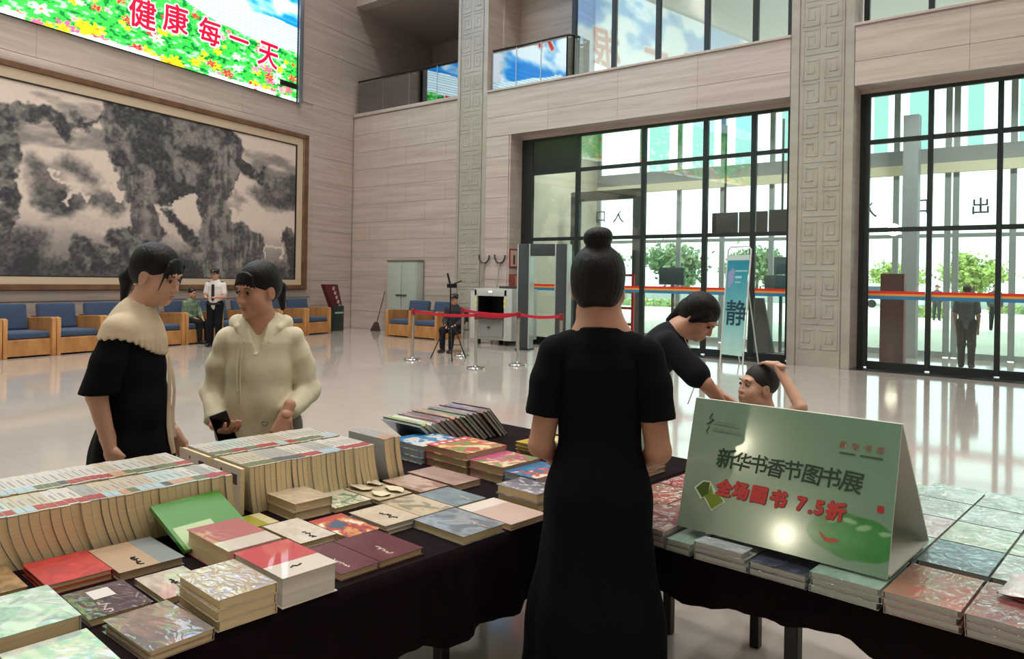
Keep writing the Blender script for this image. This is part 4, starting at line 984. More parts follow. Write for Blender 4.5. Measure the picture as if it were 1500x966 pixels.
t = stack(-2.375, -2.168, 1.50, 1.655, .016, 1, C('cv_green_ink', (210, 204, 184), (98, 132, 100), 'picture', t=.35, c3=(150, 170, 130), nscale=3, seed=2), PG_CREAM, 'cream book with green ink landscape')
t = stack(-2.065, -1.872, 1.482, 1.624, .028, 2, C('cv_cream_call', (216, 200, 174), (204, 186, 160), 'blotch'), PG_GREY, 'cream book with brushed black calligraphy'); scribble(t, .02, 0, .022, .014, INK, 30, 4)
for (v0, v1, lb, sd) in ((1.303, 1.458, 'maroon hardcover, right one of the pair at the table edge', 5), (1.174, 1.300, 'maroon hardcover, left one of the pair at the table edge', 6)):
    t = stack(-1.89, -1.664, v0, v1, .02, 1, C('cv_maroon', (108, 46, 54), (92, 38, 46), 'blotch', coat=.9), PG_CREAM, lb, spine='L'); scribble(t, .05, -.02, .02, .02, GOLD, sd)
t = stack(-1.866, -1.632, 1.588, 1.770, .027, 1, C('cv_grey_sea', (120, 128, 136), (92, 102, 114), 'blotch', c3=(150, 156, 158), nscale=2.2), PG_CREAM, 'grey blue cloudy hardcover at the table edge', spine='L'); scribble(t, .07, .02, .016, .027, GOLD, 17, 5)
stack(-2.10, -1.885, 1.64, 1.788, .022, 1, C('cv_tan_land', (196, 172, 136), (140, 134, 110), 'blotch', c3=(210, 190, 160), nscale=2.5), PG_CREAM, 'tan landscape covered book in the second row')
t = stack(-2.085, -1.885, 1.792, 1.942, .022, 1, C('cv_blue_grey', (128, 148, 158), (104, 122, 128), 'blotch', nscale=2.2), PG_CREAM, 'pale blue grey book in the second row'); scribble(t, .05, .02, .014, .022, GOLD, 19, 4)
stack(-2.33, -2.105, 1.825, 1.962, .02, 1, C('cv_rose_wood', (188, 150, 132), (150, 108, 96), 'blotch', c3=(206, 180, 160), nscale=2, coat=.8), PG_TAN, 'rosy brown glossy book with swirling pattern')
t = stack(-2.352, -2.075, 1.968, 2.105, .024, 1, C('cv_mauve', (186, 158, 146), (164, 132, 122), 'blotch', nscale=2), PG_TAN, 'mauve brown book beside the picture book stacks')
t = stack(-1.875, -1.622, 1.792, 1.966, .02, 1, C('cv_beige_pink', (222, 210, 196), (198, 170, 156), 'split_x', t=.28, coat=.4), PG_CREAM, 'beige and white thin book at the corner edge', spine='L', rot=-.02)
stack(-1.885, -1.69, 1.992, 2.13, .062, 2, C('cv_slate', (128, 122, 132), (96, 96, 110), 'split_y', t=.5, c3=(200, 196, 196), nscale=5), PG_CREAM, 'thick cream paged book with slate cover at the corner')
# crumpled paper wrapped bundle
def torn_bundle():
    t = stack(-2.38, -2.14, 1.665, 1.815, .014, 1, C('cv_torn', (196, 182, 150), (170, 156, 128), 'blotch', coat=.1), PG_CREAM, 'book wrapped in torn cream paper')
    rs = random.Random(2)
    for k, (x, y, w, d, a) in enumerate(((-.05, -.03, .10, .07, .2), (.06, -.02, .09, .075, -.3), (.05, .045, .10, .05, .1), (-.06, .04, .08, .05, -.2))):
        pts = []
        for i in range(9):
            an = 2 * math.pi * i / 9; r = rs.uniform(.75, 1.1); pts.append((x + w / 2 * r * math.cos(an), y + d / 2 * r * math.sin(an)))
        v = [(px, py, .015 + rs.uniform(0, .012)) for px, py in pts] + [(x, y, .019)]
        f = [(i, (i + 1) % 9, 9) for i in range(9)]
        o = obj('paper_flap', MB().add(v, f).mesh('paper_flap'), mat('torn_paper', (214, 202, 172), rough=.7, noise=.08), t); m_ = o.modifiers.new('s', 'SOLIDIFY'); m_.thickness = .001
torn_bundle()
# leaning green book
def green_book():
    a = TW(-2.325, .94, .845); b = TW(-2.335, 1.165, .845); c = TW(-2.13, .97, TT + .012); d = TW(-2.14, 1.19, TT + .012)
    x = (b - a + d - c) / 2; y = (a - c + b - d) / 2; M4 = frame_mat(((a + b + c + d) / 4), x, y); L, H_ = x.length, y.length
    t = thing('book', 'bright green hardcover leaning against the spine-up row', 'book'); t.matrix_world = M4
    cov, pg = book_parts(L, H_, .014, 'L', C('cv_green', (50, 132, 20), None, 'plain', coat=.9), PG_CREAM); link_mesh('cover', cov, t); link_mesh('pages', pg, t)
    print_marks(t, 0, .014, ((-.10, -.06, .02, -.06, .10),), mat('green_highlight', (168, 190, 140), rough=.3), 'cover_patch')  # pale highlight on the lower cover, painted in as colour
green_book()
# --- picture books in the far left corner
def kid(u0, u1, v0, v1, h, n, c1, c2, c3, label, pm=PG_TAN, **k):
    t = stack(u0, u1, v0, v1, h, n, C('cv_kid_%d_%d_%d_%d' % (c1[0], c2[0], c3[0], int(v0 * 100)), c1, c2, 'picture', t=.22, c3=c3, nscale=3.2, seed=u0 * 3), pm, label, **k)
    return t
t = kid(-2.47, -2.215, 2.165, 2.405, .088, 3, (206, 40, 66), (120, 150, 60), (232, 208, 110), 'picture book with red title strip and flowers')
for i in range(5): print_marks(t, 0, .0290, ((-.105, -.09 + i * .042, -.085, -.09 + i * .042, .022),), GOLD, 'title_print')
t = kid(-2.70, -2.475, 2.15, 2.385, .078, 3, (54, 128, 184), (90, 160, 200), (220, 230, 236), 'blue picture book left of the red one', PG_GREY)
t = kid(-2.212, -2.02, 2.17, 2.40, .066, 2, (196, 84, 130), (112, 150, 64), (226, 204, 120), 'picture book with pink title strip and meadow')
t = kid(-2.015, -1.85, 2.17, 2.40, .054, 2, (44, 110, 160), (60, 140, 180), (200, 90, 70), 'blue picture book next to the thick slate one', PG_GREY)
kid(-2.36, -2.13, 2.62, 2.86, .05, 3, (214, 178, 60), (150, 160, 90), (230, 210, 170), 'picture book with yellow spine behind the red one'); kid(-2.11, -1.90, 2.60, 2.84, .044, 3, (150, 176, 90), (196, 120, 110), (220, 226, 170), 'pale green picture book at the back of the corner')
kid(-1.88, -1.68, 2.58, 2.82, .04, 2, (206, 140, 90), (140, 170, 190), (230, 190, 190), 'orange pink picture book at the back of the corner'); kid(-2.30, -2.06, 2.90, 3.14, .03, 2, (176, 170, 178), (150, 150, 170), (226, 224, 214), 'greyish picture book at the far table edge'); kid(-1.84, -1.68, 2.17, 2.40, .036, 2, (196, 60, 54), (220, 180, 160), (120, 60, 50), 'small red picture book hidden by the black dress')
# fan of leaning picture books
def leaning_fan():
    rs = random.Random(11); cols = [(40, 62, 66), (150, 160, 78), (186, 176, 168), (110, 100, 104), (128, 82, 76), (92, 70, 74), (122, 116, 70), (176, 96, 62), (100, 112, 60), (84, 96, 60), (96, 62, 54), (110, 80, 76), (78, 64, 66), (120, 66, 60), (92, 80, 84), (70, 58, 60)]
    names = ['dark teal', 'olive green', 'pale grey', 'grey', 'brown red', 'dark plum', 'khaki', 'orange brown', 'green', 'moss green', 'brown', 'mauve brown', 'dark mauve', 'brick red', 'grey violet', 'dark brown']
    n = 16; h = .016
    for i in range(n):
        v = 2.46 + i * .030; lean = R(52 - i * .5)   # top leans towards -v
        c = TW(-2.80 + rs.uniform(-.012, .012), v, TT + .006)
        t = thing('picture_book', 'thin %s hardcover leaning in the fan of picture books' % names[i], 'book', c, TA, 'fan of leaning picture books')
        me_c, me_p = book_parts(.285, .205, h, 'F' if i % 3 else 'N', C('cv_fan_%d' % i, cols[i], tuple(min(255, x + 50) for x in cols[i]), 'blotch', nscale=2, seed=i, coat=.5), PG_GREY)
        for nm, me in (('cover', me_c), ('pages', me_p)):
            o = link_mesh(nm, me, t); A = Matrix.Rotation(-(math.pi / 2 - (math.pi / 2 - lean)) , 4, 'X')
            o.matrix_local = Matrix.Rotation(math.pi - (math.pi / 2 - lean), 4, 'X') @ Matrix.Translation((0, .1025, 0))
leaning_fan()

# --- spine-up rows: curved paperbacks
def curved_book(t, h, L, lean, lab, cm, pm, lm):
    """local: x 0..-L away from the viewer side, y thickness, z up; bottom swings towards +y"""
    n = 7; prof = [(lean * (1 - k / (n - 1)) ** 1.7, h * k / (n - 1)) for k in range(n)]
    key = (round(h, 3), round(L, 3), round(lean, 3), round(t, 4))
    if key not in _CB:
        c = .0008
        outl = [(y, z) for y, z in prof]; outr = [(y + t, z) for y, z in prof[::-1]]
        inr = [(y + t - c, min(z, h - .001)) for y, z in prof[::-1]]; inl = [(y + c, min(z, h - .001)) for y, z in prof]
        cov = MB().prism(outl + outr + inr[::-1] + inl[::-1], 'x', -L, 0).mesh('cover')
        pg = MB().prism([(y + c, z * .985) for y, z in prof] + [(y + t - c, z * .985) for y, z in prof[::-1]], 'x', -L + .002, -.001).mesh('pages', smooth=True)
        y0 = prof[-1][0]
        lb = MB().bb((-.062, y0 + .001, h), (-.012, y0 + t - .001, h + .0006)).mesh('spine_label')
        lb2 = MB().bb((-L + .06, y0 + t * .36, h), (-.085, y0 + t * .62, h + .0005)).mesh('spine_title')
        _CB[key] = (cov, pg, lb, lb2)
    return _CB[key]
_CB = {}
SP_COLS = [mat('spine_white', (208, 204, 194), rough=.4, coat=.5), mat('spine_cream', (196, 186, 164), rough=.4, coat=.5), mat('spine_grey', (168, 168, 164), rough=.4, coat=.5), mat('spine_aqua', (188, 206, 200), rough=.4, coat=.5), mat('spine_dark', (110, 104, 104), rough=.4, coat=.5)]
LB_COLS = [mat('label_red', (158, 58, 52), rough=.45), mat('label_green', (98, 110, 74), rough=.45), mat('label_dark', (84, 78, 78), rough=.45), mat('label_orange', (184, 140, 108), rough=.45), mat('label_blue', (160, 184, 194), rough=.45)]
SP_N = ['white', 'cream', 'grey', 'pale aqua', 'dark']; LB_N = ['red', 'green', 'dark', 'orange', 'pale blue']
TXT = mat('spine_text', (150, 143, 136), rough=.5)
_VAR = {}
def row_of_books(uf, L, v0, v1, h, lean0, lean1, seed, label, group, runs, thick=(.021, .026), from_right=False):
    rs = random.Random(seed); v = v0; i = 0; run = 0; ci = li = 0; made = []
    while v < v1:
        t = [thick[0], sum(thick) / 2, thick[1]][rs.randrange(3)]; k = (v - v0) / (v1 - v0); lean = round((lean0 + (lean1 - lean0) * k) / .008) * .008
        if run <= 0: run = rs.randint(*runs); ci = rs.choices(range(5), (6, 5, 3, 3, 1))[0]; li = rs.choices(range(5), (5, 5, 2, 2, 2))[0]
        run -= 1
        key = (t, h, L, lean, ci, li)
        if key not in _VAR:
            ms = [m.copy() for m in curved_book(t - .0008, h, L, lean, None, None, None, None)]
            for m_, mm in zip(ms, (SP_COLS[ci], PG_CREAM, LB_COLS[li], TXT)): m_.materials.clear(); m_.materials.append(mm)
            _VAR[key] = ms
        o = thing('paperback', label, 'book', TW(uf + rs.uniform(-.006, .006), v, TT + .0045), TA + rs.uniform(-.004, .004), group)
        for nm, m_ in zip(('cover', 'pages', 'spine_label', 'spine_title'), _VAR[key]): link_mesh(nm, m_, o)
        v += t; i += 1; made.append((o, ci, li))
    for k, (o, ci, li) in enumerate(made):
        k = (len(made) - k) if from_right else k + 1
        sfx = 'th' if 10 < k % 100 < 20 else {1: 'st', 2: 'nd', 3: 'rd'}.get(k % 10, 'th')
        o['label'] = '%s-spined paperback with %s label, %d%s %s' % (SP_N[ci].replace(' ', '-'), LB_N[li].replace(' ', '-'), k, sfx, label)
row_of_books(-2.335, .205, .30, 1.195, .150, .064, .024, 1, 'from right in the left front row', 'front spine-up row', (1, 3), from_right=True)
row_of_books(-2.560, .225, .30, 1.175, .150, .04, .024, 2, 'from right in the left rear row', 'rear spine-up row', (1, 3), from_right=True)
row_of_books(-2.352, .215, 1.285, 1.80, .158, .016, .03, 3, 'from left in the right block front', 'front of the right-hand spine-up block', (2, 6), (.018, .022))
row_of_books(-2.585, .225, 1.285, 1.80, .158, .016, .02, 4, 'from left in the right block back', 'back of the right-hand spine-up block', (2, 6), (.018, .022))
row_of_books(-2.352, .235, 1.845, 1.925, .172, .03, .035, 5, 'of the taller books closing the right block', 'tall books at the end of the block', (4, 5), (.024, .028))
# pale end boards with dark print between the rows
for (u0, u1, v, lb) in ((-2.565, -2.355, 1.262, 'pale end book with dark barcode print, front row'), (-2.81, -2.59, 1.262, 'pale end book with dark barcode print, rear row')):
    t = thing('book', lb, 'book', TW((u0 + u1) / 2, v, TT + .0045), TA)
    MB().bb((-(u1 - u0) / 2, -.009, 0), ((u1 - u0) / 2, -.007, .158)).build('front_cover', mat('end_cover', (206, 190, 170), rough=.4, coat=.4), t); MB().bb((-(u1 - u0) / 2 + .003, -.007, .001), ((u1 - u0) / 2 - .003, .009, .155)).build('pages', PG_CREAM, t)
    MB().bb((.045, -.0096, .10), (.085, -.009, .135)).build('barcode_print', mat('barcode_dark', (62, 44, 38)), t); MB().bb((-.03, -.0096, .13), (-.02, -.009, .14)).build('dot_print', mat('barcode_dark', (62, 44, 38)), t)

# --- right table: grid of wrapped books
def right_grid():
    vs = [2.05, 2.29, 2.53, 2.77, 3.01]; us = [-1.535, -1.36, -1.185, -1.095, -.925, -.757, -.578, -.403, -.225, -.05, .125, .30]
    pal = [((176, 96, 82), (150, 120, 96), 'rust red'), ((108, 128, 138), (80, 104, 116), 'slate blue'), ((190, 196, 188), (150, 160, 150), 'pale grey'), ((196, 204, 186), (150, 170, 140), 'pale green'), ((206, 196, 190), (176, 150, 150), 'pinkish grey'), ((150, 176, 158), (120, 150, 136), 'sea green'), ((186, 34, 44), (150, 24, 34), 'bright red'), ((120, 60, 60), (150, 110, 100), 'brown red'), ((70, 74, 100), (40, 44, 60), 'navy')]
    pick = {(6, 0): 0, (6, 1): 1, (6, 2): 3, (6, 3): 2, (6, 4): 2, (5, 1): 5, (5, 2): 4, (5, 3): 2, (5, 4): 2, (7, 0): 7, (7, 1): 2, (7, 2): 3, (7, 3): 2, (7, 4): 5, (5, 0): 5, (4, 0): 8, (3, 0): 2, (2, 0): 5, (0, 0): 7, (0, 1): 0, (0, 2): 6, (0, 3): 5, (0, 4): 0, (1, 0): 7, (1, 1): 0, (1, 2): 6, (1, 3): 3, (1, 4): 4}
    rs = random.Random(9)
    ordw = ['front', 'second', 'third', 'fourth', 'last']
    place = ['at the left table end', 'second from the left table end', 'just left of the slogan board', 'under the board left third', 'under the board middle', 'under the board right part', 'right beside the board', 'one column right of the board', 'two columns right of the board', 'three columns right of the board', 'at the far right']
    for i in range(len(us) - 1):
        for j in range(5):
            if i == 2 and j: continue
            k = pick.get((i, j), [2, 3, 4, 5][rs.randrange(4)]); c1, c2, nm = pal[k]
            front = j == 0; n = 3 if front or (i >= 5) else 2
            if 2 <= i <= 5 and j in (0, 1): n = 3 if i == 5 else 2
            cm = C('cv_grid_%d_%d' % (k, (i + j) % 3), c1, c2, 'blotch', coat=1, wrap=.5 if j else .35, nscale=2.5, seed=i + j * 3, rough=.3)
            stack(us[i] + .003, us[i + 1] - .004, vs[j] - (.055 if front else 0), vs[j] + .232 - (.03 if front else 0), .0178 * n, n, cm, PG_GREY, '%s wrapped book, %s row %s' % (nm, ordw[j], place[i]), spine='L', jit=.003)
right_grid()
stack(-1.085, -.935, 1.985, 2.05, .018, 1, C('cv_top_grey', (176, 180, 180), (140, 146, 156), 'blotch', coat=1, wrap=.4), PG_GREY, 'narrow grey notebook lying in front of the slogan board', spine='L', z0=TT + .0045 + .0356)
t = thing('paper_sheet', 'creased white sheet with a red edge at the right border', 'paper', TW(-.30, 2.22, TT + .0045 + .0545), TA)
v = []; f = []; rs = random.Random(6)
for i in range(7):
    for j in range(6): v.append((-.06 + .03 * i, -.07 + .035 * j, .004 + .016 * rs.random() * (1 if 0 < i < 6 else .5)))
for i in range(6):
    for j in range(5): f.append((i * 6 + j, i * 6 + j + 1, i * 6 + j + 7, i * 6 + j + 6))
o = obj('sheet', MB().add(v, f).mesh('sheet', smooth=True), mat('creased_white', (214, 208, 204), rough=.3, coat=.4), t); o.modifiers.new('s', 'SOLIDIFY').thickness = .001
MB().box((-.03, -.06, .006), (.07, .012, .003), -.3).build('red_edge', mat('red_edge', (120, 20, 34)), t)

# ------------------------------------------------------------------ slogan board
def slogan_board():
    u0, u1 = -1.182, -.583; zb, zt = .808, 1.188; vb, vt = 2.062, 2.165
    t = thing('slogan_board', 'pale green tent board with brushed green and red slogan on the books', 'sign', TW((u0 + u1) / 2, vb, zb), TA); w = (u1 - u0) / 2
    H_ = math.hypot(zt - zb, vt - vb); up = Vector((0, vt - vb, zt - zb)).normalized(); nrm = Vector((0, -(zt - zb), vt - vb)).normalized()
    n1, n2 = 150, 100; X, Yv = np.meshgrid(np.linspace(-w, w, n1), np.linspace(0, H_, n2), indexing='ij')
    a = X / w; b_ = Yv / H_
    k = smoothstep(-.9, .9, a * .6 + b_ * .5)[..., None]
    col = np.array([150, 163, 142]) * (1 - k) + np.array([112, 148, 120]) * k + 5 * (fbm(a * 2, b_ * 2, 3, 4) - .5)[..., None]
    lx, ly = (X - (w - .095)), (Yv - .082); rr = np.hypot(lx / .115, ly / .058) + .03 * np.sin(np.arctan2(ly, lx) * 5 + 1)
    leaf = smoothstep(1.04, .96, rr)[..., None]; gr = np.array([46, 128, 54]) + 24 * (fbm(X * 40, Yv * 40, 3, 9) - .5)[..., None]; gr = gr + 16 * smoothstep(1, .2, rr)[..., None]
    col = col * (1 - leaf) + gr * leaf
    for (px, py, rx, ry, an) in ((.155, .118, .020, .008, .5), (.195, .122, .022, .007, -.1), (.232, .112, .022, .008, .3), (.285, .108, .018, .006, .1)):
        q = np.hypot(((X - px) * math.cos(an) + (Yv - py) * math.sin(an)) / rx, (-(X - px) * math.sin(an) + (Yv - py) * math.cos(an)) / ry); m_ = smoothstep(1.1, .7, q)[..., None]; col = col * (1 - m_ * .6) + np.array([196, 222, 186]) * m_ * .6
    P = np.stack([X, up.y * Yv + nrm.y * .0035, up.z * Yv + nrm.z * .0035], -1)
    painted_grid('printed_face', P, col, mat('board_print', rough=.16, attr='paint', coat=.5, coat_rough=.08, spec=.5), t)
    card = mat('white_card', (206, 210, 196), rough=.45)
    def leaf_(p0, p1, nm, th=.005):
        p0 = Vector(p0); p1 = Vector(p1); d = (p1 - p0); L = d.length; ang = math.atan2(d.z, d.y)
        MB().box(((p0 + p1) / 2), (2 * w, L, th), rot=Matrix.Rotation(ang, 3, 'X')).build(nm, card, t)
    top = Vector((0, vt - vb, zt - zb)); back = Vector((0, .385, .0))
    leaf_((0, 0, 0.003), top, 'front_panel'); leaf_(top + Vector((0, .004, 0)), back + Vector((0, 0, .006)), 'rear_panel'); leaf_((0, .02, .004), back - Vector((0, .006, -.004)), 'base_panel')
    def at(x, y, h=.0045): p = up * y + nrm * h; return Vector((x, p.y, p.z))
    def txt(nm, s, size, m, x, y, off=.0, h=.0045, sh=0., rot=0., bold=0.):
        xd = Vector((math.cos(rot), 0, 0)) + up * math.sin(rot); yd = up * math.cos(rot) - Vector((math.sin(rot), 0, 0))
        put_text(nm, s, size, m, frame_mat(at(x, y, h), xd, yd), t, offset=off, shear=sh, bold=bold)
    dg = mat('slogan_dark_green', (40, 66, 44), rough=.5); rd = mat('slogan_red', (188, 62, 56), rough=.5); rdk = mat('slogan_red_edge', (74, 50, 40), rough=.5)
    for i, ch in enumerate('新华书香节图书展'):
        txt('slogan_character', ch, .057 if i not in (0, 7) else .062, dg, -.172 + .0515 * i, .225 - .002 * (i % 2), .0, sh=.12, bold=.0011, rot=.05 * ((-1) ** i))
    for i, (ch, x) in enumerate((('全', -.165), ('场', -.114), ('图', -.058), ('书', .000), ('7', .066), ('.', .090), ('5', .113), ('折', .158))):
        yy = .140 - (.016 if ch == '.' else 0)
        txt('price_outline', ch, .05, rdk, x + .0008, yy - .0008, 0, .0043, sh=.1, bold=.0042); txt('price_character', ch, .05, rd, x, yy, 0, .0049, sh=.1, bold=.003)
    lg = mat('logo_green', (60, 76, 62), rough=.5)
    q = MB(); q.tube([at(-.236, .352), at(-.243, .338), at(-.229, .334), at(-.243, .322), at(-.250, .318)], .0016, n=5); q.build('logo_mark', lg, t); MB().tube([at(-.240, .312), at(-.248, .296), at(-.242, .288)], .0014, n=5).build('logo_mark', lg, t)
    for r_, n_ in ((.326, 8), (.306, 9)):        # two small lines of unreadable print
        for i in range(n_):
            MB().box(at(-.224 + i * .0105, r_ - i * .0004), (.0075, .0095, .0004), rot=Matrix.Rotation(math.atan2(up.z, up.y), 3, 'X')).build('small_print', mat('small_print', (120, 140, 118), rough=.5), t)
    for i, ch in enumerate('新华书店'): txt('shop_name', ch, .021, mat('shop_red', (150, 90, 76), rough=.5), .158 + .032 * i, .318, .0003, sh=.1)
    for a_, b2 in ((.150, .192), (.204, .262)):
        MB().box(at((a_ + b2) / 2, .296), (b2 - a_, .004, .0004), rot=Matrix.Rotation(math.atan2(up.z, up.y), 3, 'X')).build('small_print', lg, t)
    MB().box(at(.268, .168), (.016, .017, .0005), rot=Matrix.Rotation(math.atan2(up.z, up.y), 3, 'X')).build('red_seal', mat('seal_red', (176, 36, 44), rough=.5), t)
    # open book emblem
    def patch(nm, pts, m, h):
        v = [at(x, y, h) for x, y in pts]; MB().add(v, [tuple(range(len(v)))]).build(nm, m, t)
    og = mat('emblem_olive', (118, 140, 44), rough=.5); od = mat('emblem_dark', (76, 96, 36), rough=.5); ow = mat('emblem_pale', (206, 216, 186), rough=.5)
    patch('emblem_pages', [(-.262, .122), (-.236, .092), (-.226, .098), (-.196, .064), (-.156, .100), (-.190, .126), (-.212, .150), (-.236, .148)], ow, .0042)
    patch('emblem_leaf', [(-.255, .122), (-.232, .098), (-.214, .108), (-.212, .146), (-.234, .144)], od, .0046)
    patch('emblem_leaf', [(-.232, .098), (-.222, .102), (-.196, .070), (-.162, .100), (-.178, .116), (-.196, .114), (-.208, .140), (-.214, .112)], og, .0049)
    # goldfish
    patch('fish', [(.118, .082), (.140, .066), (.160, .070), (.176, .066), (.160, .058), (.140, .056), (.128, .066), (.108, .098)], mat('fish_red', (186, 96, 66), rough=.5), .0046)
slogan_board()
# ================================================================== PEOPLE: smooth distance fields turned into meshes
def A3(p): return np.array(p, np.float32)
class Field:
    def __init__(s, h): s.h = h; s.p = []; s.post = None; s.clip = None
    def cone(s, a, b, ra, rb, k=.02, flat=None, op='u'):
        """round cone; flat=(dir,factor): thinner along dir"""
        a, b = A3(a), A3(b); r = max(ra, rb); s.p.append(('c', a, b, ra, rb, k, flat, op, np.minimum(a, b) - r, np.maximum(a, b) + r)); return s
    def ell(s, c, r, k=.02, M=None, op='u'):
        c = A3(c); r = A3(r); m = float(r.max()); s.p.append(('e', c, r, M, k, None, None, op, c - m, c + m)); return s
    def chain(s, pts, rs, k=.02, flat=None):
        for i in range(len(pts) - 1): s.cone(pts[i], pts[i + 1], rs[i], rs[i + 1], k, flat)
        return s
    def cut(s, n, d, k=.0):
        """keep n.p < d"""
        s.p.append(('p', A3(n), d, k)); return s
    def run(s):
        h = s.h; u = [q for q in s.p if q[0] != 'p' and q[7] == 'u']; pad = .03 + 2 * h
        lo = np.min([q[8] for q in u], 0) - pad; hi = np.max([q[9] for q in u], 0) + pad
        n = np.ceil((hi - lo) / h).astype(int) + 1; V = np.full(n, .5, np.float32)
        ax = [lo[i] + h * np.arange(n[i], dtype=np.float32) for i in range(3)]
        for q in s.p:
            if q[0] == 'p':
                d = q[1][0] * ax[0][:, None, None] + q[1][1] * ax[1][None, :, None] + q[1][2] * ax[2][None, None, :] - q[2]
                V = np.maximum(V, d.astype(np.float32)); continue
            k, op = (q[5], q[7]) if q[0] == 'c' else (q[4], q[7]); m = max(k, .01) + 2 * h + .01
            i0 = np.clip(np.floor((q[8] - m - lo) / h).astype(int), 0, n - 1); i1 = np.clip(np.ceil((q[9] + m - lo) / h).astype(int) + 1, 1, n)
            if np.any(i1 <= i0): continue
            X = ax[0][i0[0]:i1[0]][:, None, None]; Y = ax[1][i0[1]:i1[1]][None, :, None]; Z = ax[2][i0[2]:i1[2]][None, None, :]
            if q[0] == 'c':
                a, b, ra, rb = q[1:5]; ba = b - a; L = float(ba @ ba) + 1e-9
                px, py, pz = X - a[0], Y - a[1], Z - a[2]
                t = np.clip((px * ba[0] + py * ba[1] + pz * ba[2]) / L, 0, 1)
                dx, dy, dz = px - t * ba[0], py - t * ba[1], pz - t * ba[2]
                if q[6] is not None:
                    nv = A3(q[6][0]); nv = nv / np.linalg.norm(nv); c = (dx * nv[0] + dy * nv[1] + dz * nv[2]) * (1 / q[6][1] - 1)
                    dx, dy, dz = dx + c * nv[0], dy + c * nv[1], dz + c * nv[2]
                    d = np.sqrt(dx * dx + dy * dy + dz * dz) - (ra + (rb - ra) * t); d = d * (.5 + .5 * q[6][1])
                else: d = np.sqrt(dx * dx + dy * dy + dz * dz) - (ra + (rb - ra) * t)
            else:
                c, r, M = q[1:4]; px, py, pz = X - c[0], Y - c[1], Z - c[2]
                if M is not None: px, py, pz = (px * M[0, j] + py * M[1, j] + pz * M[2, j] for j in range(3))
                k0 = np.sqrt((px / r[0]) ** 2 + (py / r[1]) ** 2 + (pz / r[2]) ** 2) + 1e-6; k1 = np.sqrt((px / r[0] ** 2) ** 2 + (py / r[1] ** 2) ** 2 + (pz / r[2] ** 2) ** 2) + 1e-6
                d = k0 * (k0 - 1) / k1
            sl = tuple(slice(i0[j], i1[j]) for j in range(3)); W = V[sl]
            if op == 'u':
                if k > 0:
                    e = np.clip(k - np.abs(W - d), 0, None) / k; V[sl] = np.minimum(W, d) - e * e * k * .25
                else: V[sl] = np.minimum(W, d)
            else:
                if k > 0:
                    e = np.clip(k - np.abs(W + d), 0, None) / k; V[sl] = np.maximum(W, -d) + e * e * k * .25
                else: V[sl] = np.maximum(W, -d)
        if s.post: V = V + s.post(ax[0][:, None, None], ax[1][None, :, None], ax[2][None, None, :]).astype(np.float32)
        if s.clip: V = np.maximum(V, s.clip(ax[0][:, None, None], ax[1][None, :, None], ax[2][None, None, :]).astype(np.float32))
        return surface_nets(V, lo, h)
def surface_nets(V, lo, h):
    S = V < 0; c = np.zeros(tuple(x - 1 for x in V.shape), np.int8); offs = [(i, j, k) for i in (0, 1) for j in (0, 1) for k in (0, 1)]; nx, ny, nz = c.shape
    for (i, j, k) in offs: c += S[i:i + nx, j:j + ny, k:k + nz]
    act = (c > 0) & (c < 8); I = np.argwhere(act); idx = np.full(act.shape, -1, np.int32); idx[act] = np.arange(len(I))
    acc = np.zeros((len(I), 3), np.float32); cnt = np.zeros(len(I), np.float32)
    val = {o: V[I[:, 0] + o[0], I[:, 1] + o[1], I[:, 2] + o[2]] for o in offs}
    for a in offs:
        for ax in range(3):
            if a[ax]: continue
            b = list(a); b[ax] = 1; b = tuple(b); va, vb = val[a], val[b]; m = (va < 0) != (vb < 0); t = np.where(m, va / np.where(m, va - vb, 1), 0)
            p = np.array(a, np.float32)[None] + np.zeros((len(I), 3), np.float32); p[:, ax] += t; acc += p * m[:, None]; cnt += m
    P = (I + acc / cnt[:, None]) * h + lo
    F = []
    for ax in range(3):
        a = [slice(1, -1)] * 3; b = [slice(1, -1)] * 3; a[ax] = slice(0, -1); b[ax] = slice(1, None)
        D = S[tuple(a)] != S[tuple(b)]; E = np.argwhere(D); 
        E1 = E + 1; E1[:, ax] -= 1
        u, w = [(1, 2), (2, 0), (0, 1)][ax]
        def cell(du, dw):
            q = E1.copy(); q[:, u] += du; q[:, w] += dw; return idx[q[:, 0], q[:, 1], q[:, 2]]
        quad = np.stack([cell(-1, -1), cell(0, -1), cell(0, 0), cell(-1, 0)], 1); flip = ~S[E1[:, 0], E1[:, 1], E1[:, 2]]
        quad[flip] = quad[flip][:, ::-1]; F.append(quad)
    F = np.concatenate(F); F = F[(F >= 0).all(1)]
    return P, F
def sdf_obj(name, fields, m, parent):
    Vs, Fs, o = [], [], 0
    for f in (fields if isinstance(fields, (list, tuple)) else [fields]):
        P, Q = f.run(); Vs.append(P); Fs.append(Q + o); o += len(P)
    me = bpy.data.meshes.new(name); fill_mesh(me, np.concatenate(Vs), np.concatenate(Fs)); me.polygons.foreach_set('use_smooth', [True] * len(me.polygons))
    return obj(name, me, m, parent)

